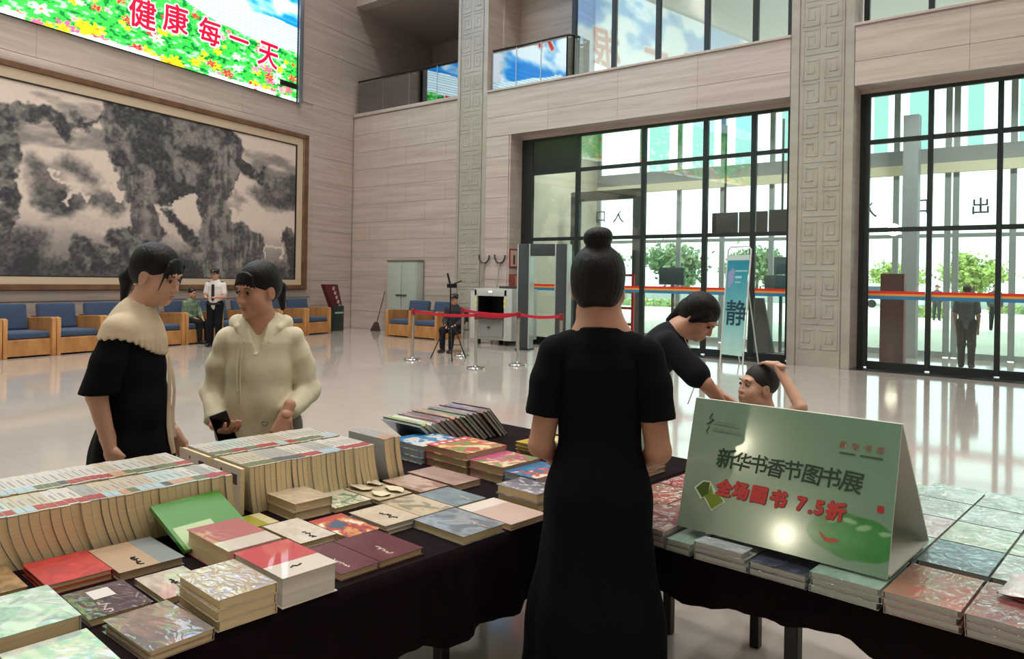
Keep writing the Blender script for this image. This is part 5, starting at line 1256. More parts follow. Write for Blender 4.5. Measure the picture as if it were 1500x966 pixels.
SKIN = mat('skin_light', (206, 160, 134), rough=.5, sss=.12, noise=.05, nscale=12); SKIN_T = mat('skin_tan', (192, 142, 116), rough=.5, sss=.12, noise=.05, nscale=12)
HAIR = mat('black_hair', (15, 13, 13), rough=.5, spec=.25, noise=.3, nscale=3, stretch=(30, 30, 3), bump=.5, bscale=4)
LIP = mat('lips', (164, 92, 84), rough=.4); EYEW = mat('eye_white', (176, 164, 156), rough=.3); IRIS = mat('iris_dark', (26, 18, 16), rough=.1); BROW = mat('eyebrow', (46, 36, 32), rough=.8)
def rotm(yaw=0., pitch=0., roll=0.):
    """head frame in person space: yaw>0 turns to the person's left, pitch>0 looks up, roll>0 tilts to the right"""
    return np.array(Matrix.Rotation(yaw, 3, 'Z') @ Matrix.Rotation(pitch, 3, 'X') @ Matrix.Rotation(roll, 3, 'Y'), np.float32)
class Head:
    def __init__(s, c, M, sc=1.): s.c = A3(c); s.M = M; s.s = sc
    def P(s, p): return s.c + s.M @ (A3(p) * s.s)
    def ell(s, f, c, r, k=.02, op='u', rot=None):
        M = s.M if rot is None else s.M @ np.array(rot, np.float32); f.ell(s.P(c), A3(r) * s.s, k * s.s, M, op)
    def cone(s, f, a, b, ra, rb, k=.02, flat=None): f.cone(s.P(a), s.P(b), ra * s.s, rb * s.s, k * s.s, None if flat is None else (s.M @ A3(flat[0]), flat[1]))
    def skin(s, f, child=False):
        s.ell(f, (0, -.015, .035), (.072, .090, .082), .0)
        s.ell(f, (0, .022, -.040), (.058, .062, .072), .03)
        s.ell(f, (0, .058, -.094), (.026, .024, .020), .035)
        for x in (-1, 1):
            s.ell(f, (x * .034, .052, -.034), (.028, .026, .030), .03)
            s.ell(f, (x * .046, .012, -.078), (.018, .032, .022), .03)
        s.ell(f, (0, .074, .026), (.046, .018, .013), .02)
        for x in (-1, 1): s.ell(f, (x * .031, .096, .003), (.018, .013, .010), .012, 's')
        s.cone(f, (0, .084, .004), (0, .100 - (.006 if child else 0), -.034), .0065, .0105, .012)
        for x in (-1, 1): s.ell(f, (x * .0105, .090, -.037), (.008, .009, .007), .008)
        s.ell(f, (0, .082, -.062), (.024, .012, .010), .012); s.ell(f, (0, .080, -.075), (.020, .011, .009), .010)
        for x in (-1, 1):
            s.ell(f, (x * .074, -.010, -.014), (.009, .020, .031), .010); s.ell(f, (x * .082, -.004, -.010), (.006, .010, .017), .006, 's')
    def face(s, parent, brows=True, closed=False):
        for x in (-1, 1):
            e = ball('eye', s.P((x * .031, .0775, .003)), A3((.0135, .009, .0066)) * s.s, s.M, EYEW if not closed else IRIS, parent)
            if not closed: ball('iris', s.P((x * .031 + .001, .0835, .002)), A3((.0074, .0040, .0072)) * s.s, s.M, IRIS, e)
            pts = [s.P((x * (.031 + d), .0855 - 2.2 * d * d * 10, .0085 - abs(d) * .25)) for d in (-.015, -.007, 0, .007, .015)]
            MB().tube([tuple(p) for p in pts], .0018 * s.s, n=5).build('eyelash', IRIS, parent, smooth=True)
            if brows: MB().tube([tuple(s.P((x * (.031 + d), .0915 - 18 * d * d, .0235 + (.004 if abs(d) < .008 else 0)))) for d in (-.019, -.008, .004, .018)], [.0016 * s.s, .003 * s.s, .003 * s.s, .0012 * s.s], n=6).build('eyebrow', BROW, parent, smooth=True)
        ball('lips', s.P((0, .0885, -.0635)), A3((.021, .007, .0048)) * s.s, s.M, LIP, parent); ball('lips', s.P((0, .0865, -.0725)), A3((.018, .007, .0055)) * s.s, s.M, LIP, parent)
def ball(nm, c, r, M, m, parent, n=12):
    mb = MB(); v = []; f = []
    for i in range(n + 1):
        for j in range(2 * n):
            a, b = math.pi * i / n, math.pi * j / n; q = A3((r[0] * math.sin(a) * math.cos(b), r[1] * math.sin(a) * math.sin(b), r[2] * math.cos(a)))
            v.append(tuple(A3(c) + (M @ q if M is not None else q)))
    for i in range(n):
        for j in range(2 * n): f.append((i * 2 * n + j, (i + 1) * 2 * n + j, (i + 1) * 2 * n + (j + 1) % (2 * n), i * 2 * n + (j + 1) % (2 * n)))
    return mb.add(v, f).build(nm, m, parent, smooth=True)
def hand(wrist, d, n, side, curl=(.25, .3, .3), spread=.0, sc=1., thumb=(.55, .6), index=None):
    """d finger direction, n palm-facing direction, side=+1/-1 places the thumb at side*(d x n)"""
    f = Field(.0036 * sc); d = Vector(d).normalized(); n = Vector(n); n = (n - d * n.dot(d)).normalized(); s = d.cross(n) * side; w = Vector(wrist)
    K = [(.030, .090, .070), (.0105, .094, .078), (-.009, .090, .072), (-.027, .080, .056)]
    f.cone(w - d * .05 * sc, w + d * .012 * sc, .026 * sc, .023 * sc, .02, (n, .72))
    for i, (off, kl, fl) in enumerate(K):
        k0 = w + (d * kl + s * off) * sc
        f.cone(w + (d * .012 + s * off * .55) * sc, k0, .015 * sc, .0115 * sc, .016)
        c = index if (i == 0 and index is not None) else curl; p = k0; dirv = (d + s * (off * spread * 12)).normalized(); ang = 0; r = .0092 * sc
        for j, (seg, cu) in enumerate(zip((.46, .31, .25), c)):
            ang += cu; q = p + (dirv * math.cos(ang) + n * math.sin(ang)) * fl * seg * sc * 1.08; f.cone(p, q, r, r * .9, .004); p = q; r *= .9
    p = w + (d * .022 + s * .022) * sc; t1 = (d * .62 + s * math.sin(thumb[0]) + n * .35).normalized(); q = p + t1 * .042 * sc; f.cone(p, q, .0135 * sc, .0108 * sc, .012)
    t2 = (t1 * math.cos(thumb[1]) + d * .3 * math.sin(thumb[1]) - s * .4 * math.sin(thumb[1]) + n * .3).normalized(); q2 = q + t2 * .030 * sc; f.cone(q, q2, .0104 * sc, .0085 * sc, .004); 
    return f
CAMF = Vector((-math.sin(TH), math.cos(TH))); CAMR = Vector((math.cos(TH), math.sin(TH)))
def person_at(label, base, heading, group=None):
    """heading: degrees clockwise from straight away from the viewer"""
    b = Vector((base[0], base[1])); ray = math.atan2(b.dot(CAMR), b.dot(CAMF))
    a = R(heading) + ray; F = CAMF * math.cos(a) + CAMR * math.sin(a)
    return thing('person', label, 'person', (base[0], base[1], 0), math.atan2(F.y, F.x) - math.pi / 2, group)
def camxy(px, depth):
    """floor position at an image column and depth (used to note where people stand)"""
    return CAMF * depth + CAMR * ((px - 750) / FPX * depth)
FW = (0, 1, 0)
def legs(f, hip_z, kn_z=.47, w=.068, r=(.072, .055, .038), foot=True, yk=.02):
    for x in (-1, 1):
        f.chain([(x * w, 0, hip_z), (x * w * .95, yk, kn_z), (x * w * .9, -.01, .085)], r, .03)
        if foot: f.cone((x * w * .9, -.01, .05), (x * w * 1.05, .14, .03), .034, .026, .03)
def shoes(parent, w=.085, m=None, z=0.):
    for x in (-1, 1):
        f = Field(.007); f.cone((x * w * .9, -.03, .045 + z), (x * w * 1.05, .15, .035 + z), .044, .036, .02); f.cut((0, 0, -1), -(z + .004)); sdf_obj('shoe', f, m or mat('shoe_dark', (30, 28, 28), rough=.5), parent)

# ---------------------------------------------------------------- woman in black seen from behind
def seller():
    t = person_at('woman in long black dress with hair bun, seen from behind between the tables', camxy(882, 2.25), 3)
    H = Head((-.012, .012, 1.535), rotm(R(0), R(-4)), .98); sk = Field(.006)
    H.skin(sk); sk.cone((0, -.015, 1.47), (0, -.02, 1.37), .052, .062, .03)
    sk.chain([(0, 0, 1.36), (0, 0, 1.15), (0, 0, .95)], [.10, .09, .11], .03, (FW, .65))
    arms = {}
    for x in (-1, 1):
        sh, el, wr = (x * .130, -.01, 1.33), (x * .172, -.02, 1.06), (x * .115, .17, .97)
        sk.chain([sh, el], [.041, .037], .03); sk.cone(el, wr, .037, .024, .01)
    legs(sk, .88)
    hands = [hand((x * .115, .17, .97), (-x * .75, .55, -.12), (0, -.2, -1), x * -1, (.3, .35, .3), sc=.92) for x in (-1, 1)]
    sdf_obj('body', [sk] + hands, SKIN_T, t)
    hr = Field(.006); H.ell(hr, (0, -.022, .042), (.083, .099, .086), 0); H.ell(hr, (0, -.045, -.012), (.075, .070, .070), .03); H.ell(hr, (0, .115, -.05), (.085, .088, .092), .012, 's'); H.ell(hr, (0, -.06, -.115), (.062, .07, .050), .02, 's')
    for x in (-1, 1): H.ell(hr, (x * .083, .0, -.02), (.020, .028, .036), .01, 's')
    H.ell(hr, (0, -.055, .135), (.040, .040, .034), .012)
    o = sdf_obj('hair', hr, HAIR, t)
    bn = Field(.005); H.ell(bn, (0.0, -.058, .142), (.043, .042, .033), 0); H.ell(bn, (.016, -.05, .150), (.026, .030, .024), .008); H.ell(bn, (-.018, -.065, .138), (.024, .026, .026), .008); sdf_obj('hair_bun', bn, HAIR, t)
    H.face(t)
    dr = Field(.008)
    dr.chain([(0, 0, 1.37), (0, -.005, 1.30), (0, 0, 1.20), (0, 0, 1.08)], [.075, .122, .122, .110], .03, (FW, .70))
    dr.cone((-.095, -.008, 1.357), (.095, -.008, 1.357), .046, .046, .03); dr.cone((0, -.012, 1.375), (0, -.015, 1.405), .075, .066, .025)
    dr.chain([(0, 0, 1.08), (0, -.008, .92), (0, 0, .55), (0, 0, .12)], [.112, .150, .196, .250], .04, (FW, .76))
    dr.cut((0, 0, -1), -.17); dr.cut((0, 0, 1), 1.418)
    dr.post = lambda X, Y, Z: .010 * np.clip((1.0 - Z) / .8, 0, 1) * np.sin(np.arctan2(Y, X + 1e-5) * 9 + Z * 2) + .002 * np.sin(X * 40 + Z * 30) * np.clip((Z - 1.0) * 4, 0, 1)
    sl = []
    for x in (-1, 1):
        f = Field(.007); f.chain([(x * .130, -.01, 1.335), (x * .152, -.014, 1.25), (x * .169, -.02, 1.12)], [.056, .054, .058], .02); f.cut((x * .14, -.04, -1), -1.126); sl.append(f)
    dr = [dr] + sl
    o = sdf_obj('dress', dr, mat('black_dress', (12, 12, 13), rough=.9, spec=.15, noise=.15, nscale=40), t)
    shoes(t, .08)
seller()

# ---------------------------------------------------------------- woman with the white ruffled collar
def collar_woman():
    t = person_at('woman in black dress with wide cream ruffled collar at the left', camxy(200, 3.12), 112)
    H = Head((.0, .085, 1.548), rotm(R(-14), R(-20), R(4)), 1.0); sk = Field(.0055)
    H.skin(sk); sk.cone((.0, .045, 1.49), (0, -.005, 1.36), .046, .054, .03)
    sk.chain([(0, -.005, 1.35), (0, 0, 1.15), (0, 0, .95)], [.10, .10, .12], .03, (FW, .7))
    pr = {}
    # right arm is the near one (towards the camera): hangs, hand on the table edge
    for x, el, wr in ((1, (.165, -.075, 1.07), (.165, -.02, .86)), (-1, (-.16, .0, 1.07), (-.14, .10, .88))):
        sk.chain([(x * .135, -.015, 1.32), el], [.042, .038], .03); sk.cone(el, wr, .038, .025, .012)
    legs(sk, .9)
    hs = [hand((.165, -.02, .86), (-.05, .35, -.9), (-.9, .2, 0), 1, (.25, .3, .3)), hand((-.14, .10, .88), (.2, .5, -.8), (.8, 0, 0), 1, (.25, .3, .3))]
    sdf_obj('body', [sk] + hs, SKIN, t); H.face(t)
    hr = Field(.0055); H.ell(hr, (0, -.024, .044), (.082, .098, .084), 0); H.ell(hr, (0, -.050, .0), (.072, .068, .075), .03); H.ell(hr, (0, .118, -.055), (.080, .075, .098), .012, 's')
    for x in (-1, 1): H.ell(hr, (x * .088, .01, -.03), (.030, .040, .044), .012, 's')
    H.ell(hr, (0, -.07, -.115), (.07, .06, .05), .02, 's')
    H.cone(hr, (0, -.105, -.010), (0, -.128, -.065), .026, .030, .012); H.cone(hr, (0, -.128, -.065), (0, -.118, -.165), .030, .010, .012)
    sdf_obj('hair', hr, HAIR, t)
    bg = Field(.004)
    for i in range(17):
        x = -.052 + .0065 * i; H.cone(bg, (x * .75, .060, .080 - 5 * x * x), (x * 1.15 + .006 * math.sin(i * 3.3), .088 - 7 * x * x, .032 - 7 * x * x + .007 * math.sin(i * 2.1)), .009, .003, .008)
    for x in (-1, 1): H.cone(bg, (x * .052, .070, .062), (x * .068, .066, -.045), .006, .002, .004); 
    sdf_obj('fringe', bg, HAIR, t)
    dr = Field(.008)
    up = [((0, -.008, 1.365), (0, -.008, 1.29), .075, .125), ((0, -.008, 1.29), (0, .002, 1.15), .125, .132)]
    for a, b, ra, rb in up: dr.cone(a, b, ra, rb, .03, (FW, .82))
    dr.chain([(0, .002, 1.15), (0, .004, 1.0)], [.132, .138], .03, (FW, .84))
    slv = [((x * .128, -.012, 1.322), (x * .148, -.04 if x > 0 else -.01, 1.20), .056, .064) for x in (1, -1)]
    sl = []
    for (a, b, ra, rb), x, e in zip(slv, (1, -1), ((.166, -.08, 1.04), (-.163, -.003, 1.04))):
        f = Field(.007); f.cone(a, b, ra, rb, .025); f.cone(b, e, rb, .072, .02); f.cut((0, 0, -1), -1.078); sl.append(f)
    dr.chain([(0, .004, 1.0), (0, -.005, .80), (0, -.01, .42)], [.140, .165, .22], .04, (FW, .9)); dr.cut((0, 0, -1), -.45)
    dr.post = lambda X, Y, Z: .006 * np.clip((1.15 - Z) / .6, 0, 1) * np.sin(np.arctan2(Y, X + 1e-5) * 8 + Z * 3) + .002 * np.sin(X * 45 + Z * 26)
    sdf_obj('dress', [dr] + sl, mat('black_cotton', (11, 11, 12), rough=.9, spec=.15), t)
    cm = mat('cream_collar', (206, 188, 158), rough=.75, noise=.04, nscale=30, bump=.15, bscale=60)
    co = Field(.0055)
    for a, b, ra, rb in up[:1]: co.cone(a, b, ra + .012, rb + .012, .03, (FW, .84))
    co.cone(up[1][0], up[1][1], up[1][2] + .012, up[1][3] + .012, .03, (FW, .86))
    for a, b, ra, rb in slv: co.cone(a, b, ra + .011, rb + .011, .025)
    co.cone((0, .005, 1.36), (0, .02, 1.415), .066, .056, .03); co.cone((0, .03, 1.46), (0, .0, 1.33), .050, .055, .01, None, 's')
    co.cone((0, .12, 1.40), (0, .135, 1.30), .030, .004, .004, None, 's')
    def cclip(X, Y, Z):
        a = np.arctan2(Y * 1.25, X + 1e-6); r = np.sqrt((X / .185) ** 2 + ((Y + .01) / .150) ** 2)
        lim = 1.325 - .105 * np.clip(np.sin(a), 0, 1) ** 1.6 - .02 * np.clip(-np.sin(a), 0, 1) - .03 * np.abs(np.cos(a)) ** 2 + .004 * np.sin(a * 36)
        return np.maximum(lim - Z, (r - 1.12) * .1)
    co.clip = cclip
    co.post = lambda X, Y, Z: .0045 * np.sin(np.arctan2(Y * 1.25, X + 1e-6) * 36) * np.clip((1.30 - Z) / .05, 0, 1)
    sdf_obj('collar', co, cm, t)
    # hanging tie ribbons
    for dx, L in ((-.012, .34), (.02, .40)):
        q = [(dx + .006 * math.sin(i * 1.3), .135 + .008 * math.sin(i * .9 + dx * 40) + .004 * i, 1.215 - L * i / 7) for i in range(8)]
        MB().tube(q, [.005, .007, .008, .008, .009, .011, .012, .009], n=8, flat=(1, .28)).build('tie_ribbon', cm, t, smooth=True)
    ball('earring', H.P((.078, -.006, -.046)), (.004, .004, .004), None, CHR, t, 6)
    shoes(t)
collar_woman()

# ---------------------------------------------------------------- woman in the cream hooded blouse
def cream_woman():
    t = person_at('woman in cream hooded blouse holding a dark phone', camxy(383, 3.46), 188)
    H = Head((.012, .04, 1.488), rotm(R(-38), R(-12), R(-3)), 1.02); sk = Field(.0055)
    H.skin(sk); sk.cone((.008, .01, 1.44), (0, -.005, 1.30), .053, .066, .03)
    sk.chain([(0, -.005, 1.29), (0, 0, 1.1), (0, 0, .92)], [.11, .11, .13], .03, (FW, .7))
    # person's right arm is at the image left
    eR, wR = (.205, -.03, 1.02), (.165, .12, .895); eL, wL = (-.215, -.02, 1.02), (-.135, .17, .94)
    sk.chain([(.145, -.01, 1.26), eR], [.048, .042], .03); sk.cone(eR, wR, .042, .028, .012)
    sk.chain([(-.145, -.01, 1.26), eL], [.048, .042], .03); sk.cone(eL, wL, .042, .028, .012)
    legs(sk, .86)
    hs = [hand(wR, (-.55, .65, -.15), (-.35, .3, .9), -1, (.45, .6, .5), sc=1.0, thumb=(.7, .3)), hand(wL, (.30, .35, -.85), (.2, -.75, -.5), 1, (.55, .8, .6), index=(.15, .15, .1))]
    sdf_obj('body', [sk] + hs, SKIN_T, t); H.face(t)
    hr = Field(.0055); H.ell(hr, (0, -.022, .044), (.082, .097, .084), 0); H.ell(hr, (0, -.050, .0), (.074, .066, .072), .03); H.ell(hr, (0, .116, -.050), (.082, .080, .094), .012, 's')
    for x in (-1, 1): H.ell(hr, (x * .088, .005, -.03), (.028, .038, .042), .012, 's')
    H.ell(hr, (0, -.07, -.115), (.07, .06, .05), .02, 's'); H.cone(hr, (0, -.100, .010), (-.01, -.130, -.02), .026, .026, .01); H.cone(hr, (-.01, -.13, -.02), (-.012, -.128, -.115), .026, .012, .012)
    sdf_obj('hair', hr, HAIR, t)
    bg = Field(.0045)
    for i in range(15):
        x = -.05 + .0072 * i; H.cone(bg, (x * .75, .060, .082 - 5 * x * x), (x * 1.2 + .006 * math.sin(i * 2.9), .087 - 7 * x * x, .038 - 6 * x * x + .006 * math.sin(i * 1.7)), .009, .0035, .008)
    sdf_obj('fringe', bg, HAIR, t)
    CB = mat('cream_blouse', (214, 206, 176), rough=.75, noise=.05, nscale=20, bump=.15, bscale=30)
    bl = Field(.007)
    bl.chain([(0, -.008, 1.325), (0, -.005, 1.25), (0, .01, 1.12), (0, .012, .98), (0, .01, .84)], [.085, .138, .140, .145, .155], .03, (FW, .86))
    for x, e, w in ((1, eR, wR), (-1, eL, wL)):
        e2 = np.array(e); w2 = np.array(w); m = e2 + (w2 - e2) * .78
        bl.chain([(x * .140, -.01, 1.262), ((x * .14 + e[0]) / 2 * 1.02, -.02, 1.15), tuple(e2), tuple(m)], [.056, .056, .052, .044], .025)
    bl.cut((0, 0, -1), -.80)
    # V neck opening
    bl.cone((0, .09, 1.36), (-.006, .118, 1.205), .050, .004, .004, None, 's'); bl.cone((0, .03, 1.45), (0, .03, 1.36), .066, .058, .01, None, 's')
    bl.post = lambda X, Y, Z: .0045 * np.sin(X * 38 + 2 * np.sin(Z * 9)) * np.clip((1.2 - Z) * 3, 0, 1) + .003 * np.sin(Z * 60 + X * 25 + Y * 30) * (np.abs(X) > .15)
    o = sdf_obj('blouse', bl, CB, t)
    hd = Field(.007); hd.chain([(-.085, .06, 1.315), (-.105, -.02, 1.335), (-.055, -.08, 1.335), (.055, -.08, 1.335), (.105, -.02, 1.335), (.085, .06, 1.315)], [.016, .030, .038, .038, .030, .016], .03)
    for x in (-1, 1): hd.chain([(x * .085, .06, 1.315), (x * .05, .10, 1.255), (x * .006, .120, 1.20)], [.017, .012, .007], .01)
    sdf_obj('hood', hd, CB, t)
    for x, L in ((.06, .24), (.075, .18)): MB().tube([(x, .122, 1.225), (x + .004, .134, 1.225 - L * .5), (x, .138, 1.225 - L)], .0035, n=6).build('drawstring', CB, t, smooth=True)
    q = MB(); q.tube([(-.045 + .012 * math.cos(a) * (1 + .3 * math.sin(3 * a)), .146, .90 + .010 * math.sin(a)) for a in np.linspace(0, 6.0, 16)], .002, n=5); q.build('chest_print', mat('print_grey', (110, 106, 92), rough=.6), t)
    ph = thing('phone', 'dark phone held by the woman in the cream blouse', 'phone'); ph.parent = None
    base = t.matrix_basis @ Vector((.118, .195, .892)); ph.location = base; ph.rotation_euler = (R(-12), R(20), t.rotation_euler.z + R(12))
    MB().box((0, 0, .0), (.074, .0085, .152)).build('case', mat('phone_black', (16, 16, 18), rough=.3), ph, bevel=.004); MB().box((0, .0046, 0), (.068, .0006, .142)).build('screen', mat('phone_screen', (10, 10, 14), rough=.08), ph)
    pn = Field(.009); legs(pn, .86, r=(.105, .075, .055), foot=False); pn.cone((-.06, 0, .86), (.06, 0, .86), .13, .13, .04, (FW, .8)); pn.cut((0, 0, -1), -.06); sdf_obj('trousers', pn, mat('trouser_grey', (120, 112, 104), rough=.8), t)
    shoes(t)
cream_woman()
# ---------------------------------------------------------------- bending woman beside the boy
def bending_woman():
    t = person_at('woman in navy top bending down towards the boy', camxy(936, 4.0), 92)
    # pelvis at z .86, trunk leans forward
    pel = np.array((0, -.10, .88)); ch = np.array((0, .10, 1.18)); nk = np.array((0, .205, 1.30)); hc = np.array((.02, .315, 1.375))
    H = Head(hc, rotm(R(-22), R(-42), R(4)), .98); sk = Field(.006)
    H.skin(sk); sk.cone(tuple(hc + (-.01, -.06, -.045)), tuple(nk), .048, .056, .03)
    sk.chain([tuple(pel), tuple(ch), tuple(nk)], [.12, .11, .09], .03, ((0, .8, -.6), .7))
    eR, wR = (.20, .34, 1.055), (.10, .44, .93); eL, wL = (-.19, .30, 1.05), (-.08, .45, .95)
    sk.chain([(.14, .155, 1.235), eR], [.042, .037], .03); sk.cone(eR, wR, .037, .024, .01); sk.chain([(-.14, .155, 1.235), eL], [.042, .037], .03); sk.cone(eL, wL, .037, .024, .01)
    legs(sk, .86)
    hs = [hand(wR, (-.35, .55, -.55), (-.6, -.2, -.3), -1, (.25, .35, .3)), hand(wL, (.35, .6, -.4), (.6, 0, -.5), 1, (.3, .4, .3))]
    sdf_obj('body', [sk] + hs, SKIN_T, t); H.face(t, closed=True)
    hr = Field(.006); H.ell(hr, (0, -.020, .044), (.084, .100, .086), 0); H.ell(hr, (0, -.05, .0), (.076, .068, .08), .03); H.ell(hr, (0, .120, -.055), (.072, .074, .100), .010, 's')
    for x in (-1, 1): H.cone(hr, (x * .060, .035, .055), (x * .070, -.01, -.03), .020, .014, .02)
    H.cone(hr, (0, -.10, -.01), (.01, -.11, -.13), .035, .02, .02)
    sdf_obj('hair', hr, HAIR, t)
    tp = Field(.008); fl = ((0, .8, -.6), .76)
    tp.chain([tuple(nk + (0, -.015, -.005)), (0, .15, 1.235), tuple(ch), (0, 0, 1.02), tuple(pel)], [.07, .125, .140, .140, .150], .03, fl)
    for x, e in ((1, eR), (-1, eL)): tp.chain([(x * .128, .150, 1.238), tuple((np.array((x * .14, .155, 1.235)) * .25 + np.array(e) * .75))], [.068, .072], .03)
    tp.post = lambda X, Y, Z: .004 * np.sin(X * 30 + Z * 40 + Y * 20)
    sdf_obj('top', tp, mat('navy_top', (20, 21, 29), rough=.85, spec=.2, noise=.1), t)
    sdf_obj('skirt', Field(.009).chain([(0, -.07, .90), (0, -.03, .74), (0, -.02, .42)], [.152, .18, .21], .04, (FW, .92)), mat('pale_green_skirt', (176, 192, 172), rough=.75, noise=.05), t)
    MB().tube([(.06, .235, 1.27), (.075, .30, 1.15), (.08, .29, 1.02), (.07, .26, .93)], .006, n=6, flat=(1, .4)).build('strap', mat('white_strap', (206, 204, 198), rough=.6), t, smooth=True)
    shoes(t)
bending_woman()
# ---------------------------------------------------------------- boy
def boy():
    t = person_at('small boy with shaved hair holding one hand on his head', camxy(1118, 3.72), 250)
    H = Head((0, .02, 1.045), rotm(R(12), R(10), R(0)), .93); sk = Field(.0055)
    H.skin(sk, True); sk.cone((0, -.01, 1.0), (0, -.015, .90), .040, .045, .025); sk.chain([(0, -.01, .90), (0, 0, .72), (0, 0, .56)], [.085, .08, .09], .03, (FW, .72))
    # raised arm: the person's left is at the image right after facing left -> the far/right side
    eL, wL = (-.235, -.10, .985), (-.105, -.035, 1.165); eR, wR = (.13, .02, .70), (.10, .12, .58)
    sk.chain([(-.105, -.015, .865), eL], [.034, .029], .025); sk.cone(eL, wL, .029, .021, .008); sk.chain([(.105, -.01, .865), eR], [.034, .029], .025); sk.cone(eR, wR, .029, .021, .008)
    legs(sk, .55, .30, .06, (.058, .042, .030))
    hs = [hand(wL, (.85, .30, .06), (.1, .1, -1), -1, (.18, .22, .2), sc=.72), hand(wR, (-.1, .3, -.9), (-1, 0, 0), -1, (.3, .3, .3), sc=.72)]
    sdf_obj('body', [sk] + hs, SKIN, t); H.face(t)
    hr = Field(.0055); H.ell(hr, (0, -.020, .040), (.0765, .0945, .086), 0); H.ell(hr, (0, .125, -.045), (.11, .105, .105), .01, 's'); H.ell(hr, (0, -.03, -.105), (.10, .10, .06), .01, 's')
    for x in (-1, 1): H.ell(hr, (x * .082, .005, -.03), (.022, .03, .036), .008, 's')
    sdf_obj('hair', hr, mat('short_dark_hair', (34, 29, 27), rough=.7, bump=.4, bscale=120), t)
    sh = Field(.007); sh.chain([(0, -.012, .89), (0, -.01, .83), (0, 0, .70), (0, 0, .52)], [.05, .094, .098, .108], .03, (FW, .8))
    for x, e in ((-1, (-.165, -.055, .915)), (1, (.122, .0, .77))): sh.cone((x * .095, -.012, .855), e, .047, .05, .02)
    sh.cut((0, 0, -1), -.50)
    sdf_obj('shirt', sh, mat('patterned_shirt', (58, 70, 68), rough=.8, rgb2=(176, 176, 160), nscale=16), t)
    st_ = Field(.008); legs(st_, .55, .34, .06, (.075, .068, .068), foot=False); st_.cut((0, 0, -1), -.33); st_.cone((-.04, 0, .54), (.04, 0, .54), .09, .09, .03, (FW, .8)); sdf_obj('shorts', st_, mat('boy_shorts', (60, 62, 70), rough=.8), t)
    shoes(t, .06)
boy()

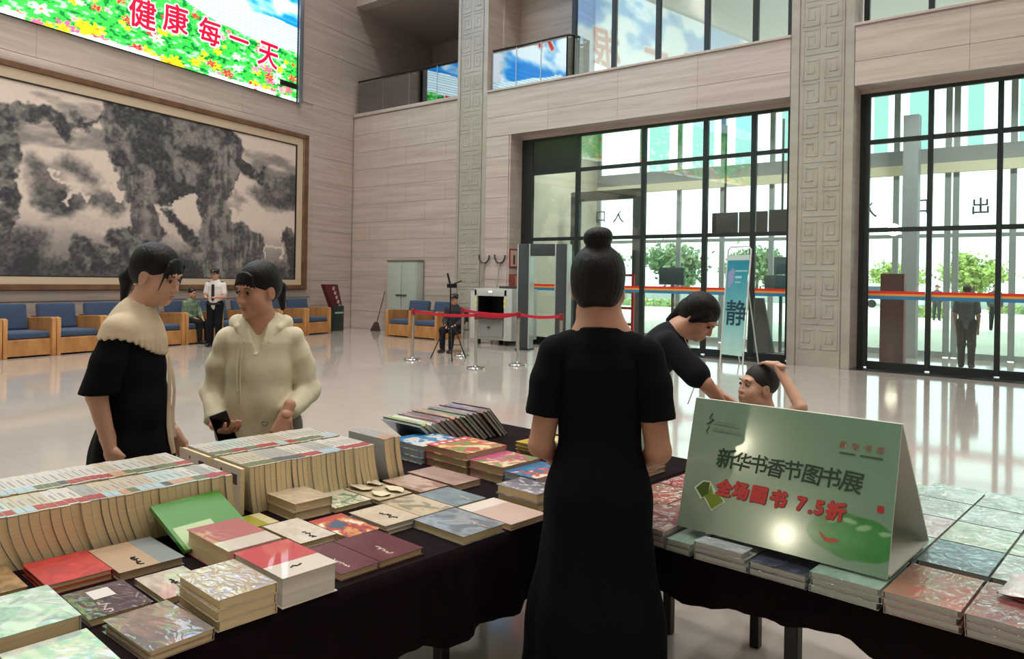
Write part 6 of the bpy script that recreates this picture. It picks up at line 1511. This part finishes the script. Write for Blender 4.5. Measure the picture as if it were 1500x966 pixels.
# ---------------------------------------------------------------- small figures further away
def small_person(label, base, heading, height=1.7, top=(220, 220, 220), bottom=(26, 26, 30), hair=(26, 22, 20), sitting=False, cap=None, pattern=None, arms='down', tie=False, skin=SKIN_T, group=None, h=.011, stride=0., topname='shirt', short=False):
    t = person_at(label, base, heading, group); k = height / 1.7; q = lambda *p: tuple(k * x for x in p)
    zo = -.42 * k if sitting else 0.; Z = lambda z: k * z + zo
    H = Head((0, .03 * k, Z(1.565)), rotm(0, R(-8)), k); sk = Field(h); H.skin(sk); sk.cone((0, .0, Z(1.50)), (0, -.01, Z(1.38)), .052 * k, .06 * k, .03)
    tp = Field(h); tp.chain([(0, -.005, Z(1.39)), (0, -.005, Z(1.31)), (0, 0, Z(1.15)), (0, 0, Z(.92))], [.08 * k, .150 * k, .145 * k, .150 * k], .04, (FW, .75))
    for x in (-1, 1):
        sh = (x * .165 * k, -.01, Z(1.335))
        if arms == 'front': el, wr = (x * .215 * k, .02, Z(1.08)), (x * .10 * k, .24 * k, Z(1.07))
        elif arms == 'lap': el, wr = (x * .21 * k, .03, Z(1.08)), (x * .10 * k, .26 * k, Z(.99))
        else: el, wr = (x * .205 * k, -.02, Z(1.07)), (x * .195 * k, .05, Z(.84))
        sk.chain([sh, el, wr], [.045 * k, .039 * k, .026 * k], .02); d = np.array(wr) - np.array(el); d /= np.linalg.norm(d); w = np.array(wr)
        for j in range(4): sk.cone(tuple(w), tuple(w + d * .16 * k + np.array((x * (.012 * (j - 1.5)), .0, 0)) * k), .016 * k, .008 * k, .01)
        sk.cone(tuple(w), tuple(w + d * .07 * k + np.array((-x * .045, .02, 0)) * k), .014 * k, .009 * k, .01)
        e2 = np.array(sh) * (.35 if short else .0) + np.array(el) * (.65 if short else 1.); tp.chain([sh, tuple(e2)] + ([] if short else [tuple(np.array(el) * .25 + w * .75)]), [.066 * k, .062 * k] + ([] if short else [.045 * k]), .03)
    pn = Field(h)
    if sitting:
        for x in (-1, 1):
            pn.chain([(x * .09 * k, -.03, Z(.92)), (x * .11 * k, .40 * k, Z(.90)), (x * .10 * k, .42 * k, .12)], [.10 * k, .075 * k, .055 * k], .03)
        pn.cone((-.07, -.03, Z(.92)), (.07, -.03, Z(.92)), .12 * k, .12 * k, .04)
    else:
        for s_, x in ((1, -1), (-1, 1)):
            pn.chain([(x * .085 * k, 0, .90 * k), (x * .09 * k, s_ * stride * .5 + .02, .48 * k), (x * .085 * k, s_ * stride, .07 * k)], [.10 * k, .075 * k, .058 * k], .03)
        pn.cone((-.05, 0, .92 * k), (.05, 0, .92 * k), .125 * k, .125 * k, .04, (FW, .8))
    sdf_obj('body', sk, skin, t)
    sdf_obj(topname, tp, pattern or mat('cloth_%d_%d_%d' % top, top, rough=.8, noise=.06), t); sdf_obj('trousers', pn, mat('cloth_%d_%d_%d' % bottom, bottom, rough=.85, spec=.2), t)
    hr = Field(h * .8); H.ell(hr, (0, -.022, .042), (.083, .099, .085), 0); H.ell(hr, (0, .118, -.05), (.09, .085, .098), .01, 's'); H.ell(hr, (0, -.06, -.10), (.09, .08, .055), .02, 's'); sdf_obj('hair', hr, mat('hair_%d' % hair[0], hair, rough=.5), t)
    H.face(t)
    if cap:
        c = Field(h * .7); H.ell(c, (0, -.012, .085), (.095, .108, .038), 0); H.ell(c, (0, .095, .052), (.066, .050, .010), .006); sdf_obj('cap', c, mat('cap_%d' % cap[0], cap, rough=.6), t)
        ball('cap_badge', H.P((0, .098, .085)), (.014, .006, .016), None, mat('badge_pale', (190, 190, 180), metal=.6, rough=.3), t, 6)
    for x in (-1, 1):
        y0, zz = ((.42 * k, 0) if sitting else ((-x) * stride, 0)); f = Field(h * .8); f.cone((x * .088 * k, y0 - .03, .05), (x * .10 * k, y0 + .15, .04), .046, .038, .02); f.cut((0, 0, -1), -.006); sdf_obj('shoe', f, mat('shoe_dark', (30, 28, 28), rough=.5), t)
    if tie: MB().prism([(-.03, Z(1.35)), (.03, Z(1.35)), (.035, Z(1.02)), (0, Z(.98)), (-.035, Z(1.02))], 'y', .118 * k, .126 * k).build('tie', mat('tie_dark', (26, 26, 32)), t)
    return t
g = BL(1.95, -6.85)
t = small_person('guard in white shirt, dark trousers and peaked cap standing by the armchairs', g, 205, 1.70, (214, 208, 204), (22, 22, 26), cap=(24, 24, 28), arms='front', tie=True, short=True)
for x in (-1, 1): MB().box((x * .14, -.005, 1.405), (.07, .05, .012)).build('shoulder_mark', mat('epaulette', (30, 30, 36)), t)
MB().prism([(-.16, .90), (.16, .90), (.16, .955), (-.16, .955)], 'y', -.13, .13).build('belt', mat('belt_black', (18, 18, 18)), t, bevel=.03)
CAMO = mat('camouflage', (126, 148, 118), rough=.85, rgb2=(70, 88, 72), nscale=9)
c = BL(.78, -6.50); t = small_person('sitter in green camouflage jacket in an armchair', c, 0, 1.68, (120, 140, 110), (34, 32, 32), pattern=CAMO, sitting=True, arms='lap', topname='jacket'); t.rotation_euler.z = BA - R(90)
t = small_person('sitter in dark uniform and cap inside the red belt enclosure', (-11.0, 12.02), 0, 1.66, (34, 34, 38), (26, 26, 30), cap=(22, 22, 26), sitting=True, arms='lap', topname='jacket'); t.rotation_euler.z = R(20) + math.pi
small_person('visitor in grey shirt and dark trousers standing behind the right entrance glass', (-2.12, 16.85), 8, 1.62, (92, 96, 98), (44, 52, 56), arms='down', short=True)
small_person('distant walker in dark clothes outside, left of the standing visitor', (-6.25, 40), 170, 1.68, (70, 72, 78), (56, 58, 64), stride=.14, h=.02); small_person('distant walker in dark clothes outside, right of the standing visitor', (-3.2, 32.4), 170, 1.72, (58, 60, 66), (52, 54, 60), stride=.16, h=.02)
small_person('person in light striped top in the lobby beside the pillar', (-5.45, 17.9), 200, 1.55, (176, 166, 164), (150, 132, 128), short=True)
